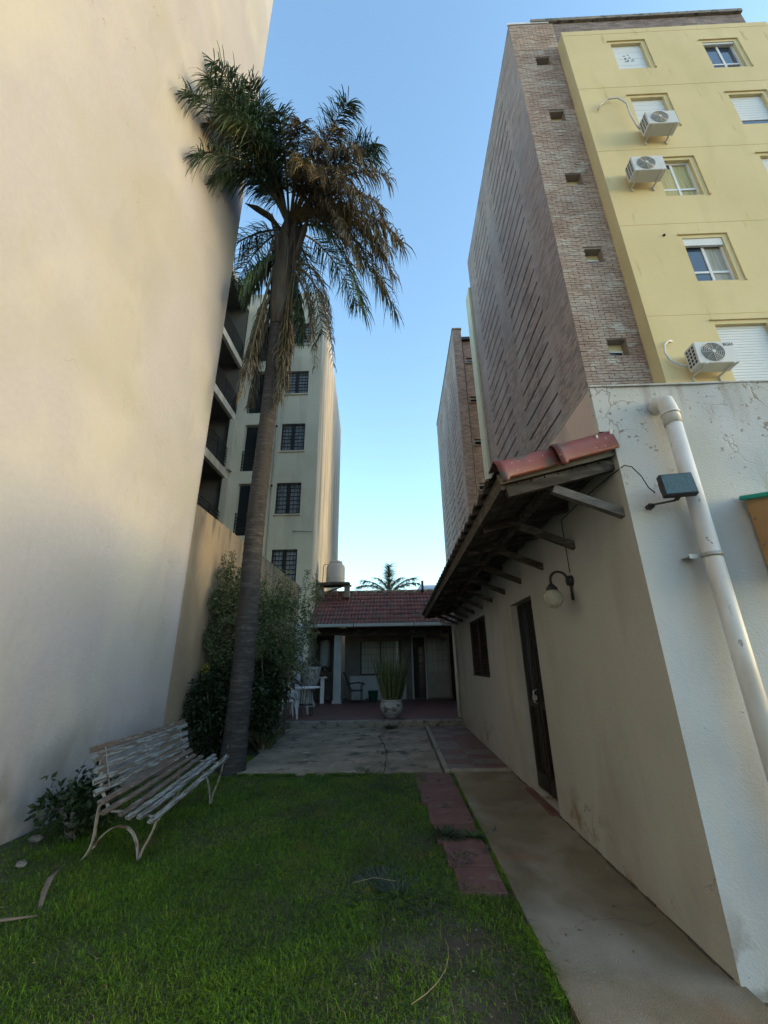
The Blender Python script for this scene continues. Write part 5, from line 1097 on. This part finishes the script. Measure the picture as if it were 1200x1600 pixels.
for k, (a, b) in enumerate(SL):
    a, b = Vector(a), Vector(b); upv = (1, 0, .25) if k < 5 else ((1, 0, 1) if k == 5 else (.15, 0, 1))
    if k < 5: upv = (1, 0, .3)
    mb = MB(); sag = .006; ww = .052 if k < 5 else .05; prev = None; n = 8
    pts_ = [a.lerp(b, t/n)+Vector((random.uniform(-.003, .003), 0, -sag*math.sin(PI*t/n)+random.uniform(-.003, .003))) for t in range(n+1)]
    # continuous slat: rings of 8 points, chamfered rectangle
    d = (b-a).normalized(); r = d.cross(Vector(upv)).normalized(); u = r.cross(d); hw, hh, ch = ww/2, .0125, .005
    ring = [(-hw+ch, -hh), (hw-ch, -hh), (hw, -hh+ch), (hw, hh-ch), (hw-ch, hh), (-hw+ch, hh), (-hw, hh-ch), (-hw, -hh+ch)]
    for p_ in pts_:
        for (e, g) in ring: mb.v.append(tuple(p_+r*e*(1+random.uniform(-.03, .03))+u*g))
    for q in range(n):
        for j in range(8): A_ = q*8+j; B_ = q*8+(j+1) % 8; mb.f.append((A_, B_, B_+8, A_+8)); mb.sm.append(False)
    mb.f += [tuple(range(7, -1, -1)), tuple(n*8+j for j in range(8))]; mb.sm += [False]*2
    mb.build('slat', SLATB if k in (0, 5, 6, 7) else SLATP, bn)
def iron(t, foot):     # t position along the slats (0 near, 1 far)
    P_ = [Vector(a).lerp(Vector(b), t) for a, b in SL]; q = lambda v, dx, dz: tuple(v+Vector((dx, 0, dz)))
    path = [q(P_[0], -.02, .01), q(P_[1], -.02, 0), q(P_[2], -.02, 0), q(P_[3], -.02, 0), q(P_[4], -.022, 0), q(P_[5], -.02, -.015), q(P_[6], -.01, -.02), q(P_[7], 0, -.02), q(P_[8], 0, -.02), q(P_[9], 0, -.02), q(P_[10], 0, -.02), q(P_[10], .02, -.03)]
    fr = thing('iron_frame', None, None, (P_[6].x, P_[6].y, 0)); fr.parent = bn; fr.location = Vector((P_[6].x, P_[6].y, 0))-WP[bn]
    mb = MB()
    for k in range(len(path)-1): mb.beam(path[k], path[k+1], .035, .008, (0, 1, 0)) if False else mb.beam(path[k], path[k+1], .008, .034, (0, 1, 0))
    mb.build('slat_bar', IRONP, fr)
    z0 = foot; y = P_[6].y
    def band(pts_, name):
        mb = MB()
        for k in range(len(pts_)-1):
            mb.beam(pts_[k], pts_[k+1], .008, .034, (0, 1, 0))
        mb.build(name, IRONP, fr)
    def s_(pts_, n=14):
        out = []; N_ = len(pts_)-1
        for q_ in range(n):
            tt = q_/(n-1); v = Vector((0, 0, 0))
            for i_, p_ in enumerate(pts_): v += Vector(p_)*(math.comb(N_, i_)*(1-tt)**(N_-i_)*tt**i_)
            out.append(tuple(v))
        return out
    fx = P_[10].x; h = P_[10].z-z0
    band(s_([(fx-.01, y, P_[10].z-.02), (fx-.0, y, z0+h*.55), (fx-.10, y, z0+h*.3), (fx-.10, y, z0)]), 'front_leg')
    bx = P_[5].x
    band(s_([(bx-.03, y, P_[5].z), (bx-.06, y, z0+h*.7), (bx+.02, y, z0+.1), (bx-.12, y, z0-.02)]), 'rear_leg')
    band(s_([(bx-.02, y, z0+.08), (bx+.08, y, z0+h*.95), (fx-.16, y, z0+h*.98), (fx-.11, y, z0+.0)], 18), 'arch_brace')
iron(.07, -.02); iron(.93, -.01); 
mb = MB(); m5, m9 = [Vector(SL[i][0]).lerp(Vector(SL[i][1]), .5) for i in (0, 4)]; mb.beam(m5+Vector((-.02, 0, 0)), m9+Vector((-.02, 0, 0)), .006, .025, (0, 1, 0)); mb.build('middle_strap', IRONP, bn)
mb = MB(); m5, m9 = [Vector(SL[i][0]).lerp(Vector(SL[i][1]), .1) for i in (0, 4)]; mb.beam(m5+Vector((.016, 0, 0)), m9+Vector((.016, 0, 0)), .003, .012, (0, 1, 0)); mb.build('bolt_strap', IRONP, bn)

# ================================================================== SMALL THINGS ON THE GROUND
def tuft(x, y, label, n=60, h=.10, z=0., spread=.06, m=GRASSD):
    t = MB()
    for k in range(n):
        a = rng.uniform(0, 2*PI); r = spread*rng.uniform(0, 1)
        leaf_blade(t, (x+r*math.cos(a), y+r*math.sin(a), z), (math.cos(a), math.sin(a), rng.uniform(.4, 1.5)), h*rng.uniform(.5, 1.3), .008, .8, 3, rng.uniform(-.5, .5))
    o = t.build('weed_tuft', m); tag(o, label, 'weed', 'weeds growing in the paving joints'); return o
tuft(.40, 4.50, 'largest weed tuft, growing over the middle of the red pavers', 170, .12, 0, .11)
tuft(.63, 4.47, 'weed tuft between the red pavers and the concrete path edge', 80, .1, 0, .07)
tuft(.42, 4.02, 'thin weed line in the joint before the last red paver', 60, .06, 0, .12)
tuft(-.22, 11.15, 'dense weed clump at the foot of the porch step below the pot', 150, .16, 0, .14)
tuft(-.26, 8.2, 'weed tuft at the crossing of the patio cracks', 90, .07, 0, .16)
tuft(-.38, 9.9, 'small weeds in the far patio crack', 50, .06, 0, .1)
tuft(-.23, 7.3, 'sparse weeds in the near patio crack', 40, .05, 0, .07)
tuft(-.5, 6.85, 'weeds fringing the patio edge at the lawn', 90, .07, 0, .2)
tuft(-.05, 3.55, 'blue green creeping weed patch in the lawn near the bare soil', 1100, .085, -.02, .34, mat('bluish_weed', [(.018, .03, .024), (.032, .048, .038)], 6, .6, 0, 6, .3, island=.3))
def stalk(pts_, label, r=.0018, m=STRAW, name='dry_stalk', cat='stalk'):
    tag(MB().tube(pts_, r, 5).build(name, m), label, cat)
stalk([(.02, 2.50, .02), (.09, 2.545, .03), (.15, 2.61, .035), (.195, 2.69, .038), (.22, 2.78, .04), (.228, 2.87, .038), (.22, 2.96, .03)], 'curved dry grass stalk on the bare soil')
stalk([(-.35, 3.55, .04), (-.2, 3.6, .05), (-.05, 3.57, .04)], 'short straight straw on the creeping weeds')
rt_ = MB().tube([(-2.58, 3.78, .045), (-2.52, 3.6, .05), (-2.44, 3.45, .03), (-2.36, 3.33, -.01)], [.008, .02, .02, .012], 8, squash=.5).build('fallen_palm_base', ROOT); tag(rt_, 'grey curved dead palm leaf base on the grass before the bench', 'leaf')
rt_ = MB().tube([(-2.3, 3.24, .0), (-2.45, 3.15, .02), (-2.7, 3.08, .01), (-3.0, 3.06, -.0)], [.006, .015, .018, .02], 8, squash=.5).build('edging_stone', ROOT); tag(rt_, 'low grey edging piece sunk in soil at the left edge', 'edging')
mb = MB()
for k in range(90):
    x, y = random.choice([(random.gauss(.28, .2), random.gauss(2.95, .25)), (random.uniform(-3.5, -2.6), random.uniform(3., 5.2)), (random.uniform(-3.4, .6), random.uniform(2.2, 6.5))])
    r = random.uniform(.003, .008)
    if x > .66: continue
    mb.lathe((x, y, -.015+random.uniform(0, .012)), [(.0005, 0), (r, r*.4), (r*.8, r*.9), (.0005, r*1.1)], 6)
tag(mb.build('gravel', ROCK), 'scattered small stones in the lawn', 'gravel', kind='stuff')
for (x, y, r, lab) in ((-3.36, 4.5, .06, 'largest rubble stone by the blank wall'), (-3.05, 3.98, .035, 'smaller rubble stone in the grass before the small shrub')):
    mb = MB(); mb.sphere((x, y, .0), r, 9, 6); mb.v = [(a+random.uniform(-.016, .016), b+random.uniform(-.016, .016), c*.6-.01+random.uniform(-.012, .012)) for a, b, c in mb.v]; tag(mb.build('stone', ROCK), lab, 'stone')
# leaf litter on path and patio
litter = MAT_L = mat('dead_leaf', [(.12, .08, .045), (.22, .17, .10)], 9, .8, 0, 30, .2, island=.4)
V, F = [], []
k = 260; x = np.concatenate([rng.uniform(.76, 1.5, 40), rng.uniform(-2.2, .55, 120), rng.uniform(-3.4, .6, 100)]); y = np.concatenate([rng.uniform(2.6, 6.7, 40), rng.uniform(6.9, 11.2, 120), rng.uniform(2.3, 6.7, 100)])
z = np.concatenate([np.full(40, .004), np.full(120, .014), np.full(100, .02)]); th = rng.uniform(0, 2*PI, k); s_ = rng.uniform(.006, .016, k)
P = np.stack([x, y, z], 1); a = np.stack([np.cos(th)*s_, np.sin(th)*s_, np.zeros(k)], 1); b = np.stack([-np.sin(th)*s_*.5, np.cos(th)*s_*.5, rng.uniform(.001, .004, k)], 1)
V = np.stack([P-a, P-b*[1, 1, -1], P+a, P+b], 1).reshape(-1, 3); tag(fast('leaf_litter', V, np.arange(4*k).reshape(-1, 4), litter), 'tiny dead leaves scattered over path and patio', 'leaf litter', kind='stuff')
pb = MB().sphere((.84, 4.62, .012), .016, 10, 8).sphere((.855, 4.615, .02), .012, 8, 6).build('path_pebble', ROCK); tag(pb, 'lone small pebble on the concrete path near its edge', 'pebble')

# ================================================================== FAR PALM beyond the ridge
FP = thing('far_palm', 'distant feathery palm showing above the rear roof', 'palm tree', (-.5, 30, 0))
MB().tube([(-.5, 30, 0), (-.5, 30, 6.2)], .22, 10).build('trunk', TRUNK, FP)
def far_frond(a, el, L):
    mb = MB(); p = Vector((-.5, 30, 6.1)); d = Vector((math.cos(a)*math.cos(el), math.sin(a)*math.cos(el), math.sin(el))); pts = [p]
    for k in range(10): d = (d+Vector((0, 0, -.10))).normalized(); p = p+d*L/10; pts.append(p)
    mb.tube(pts, [.05-.004*k for k in range(11)], 4)
    for k in range(130):
        t = rng.uniform(1.5, 9.9); i = int(t); q = pts[i].lerp(pts[min(i+1, 10)], t-i); tn = (pts[min(i+1, 10)]-pts[i]).normalized(); sd_ = tn.cross(Vector((0, 0, 1))).normalized()*(1 if k % 2 else -1)
        leaf_blade(mb, q, tn*.7+sd_*rng.uniform(.3, 1)+Vector((0, 0, rng.uniform(-.2, .5))), rng.uniform(.4, .75), .075, .9, 3)
    mb.build('frond', FAR_LEAF, FP)
for a, el, L in ((0, .5, 2.2), (PI, .45, 2.0), (.2, 1.0, 2.1), (PI-.2, .95, 2.1), (PI/2, 1.3, 2.), (-PI/2, 1.2, 2.1), (-.5, .75, 2.2), (PI+.5, .7, 2.2), (.1, .1, 2.1), (PI, .0, 2.1), (1., 1.1, 2.), (2.2, 1.1, 2.), (-1.3, 1.5, 1.9)): far_frond(a, el, L*1.15)
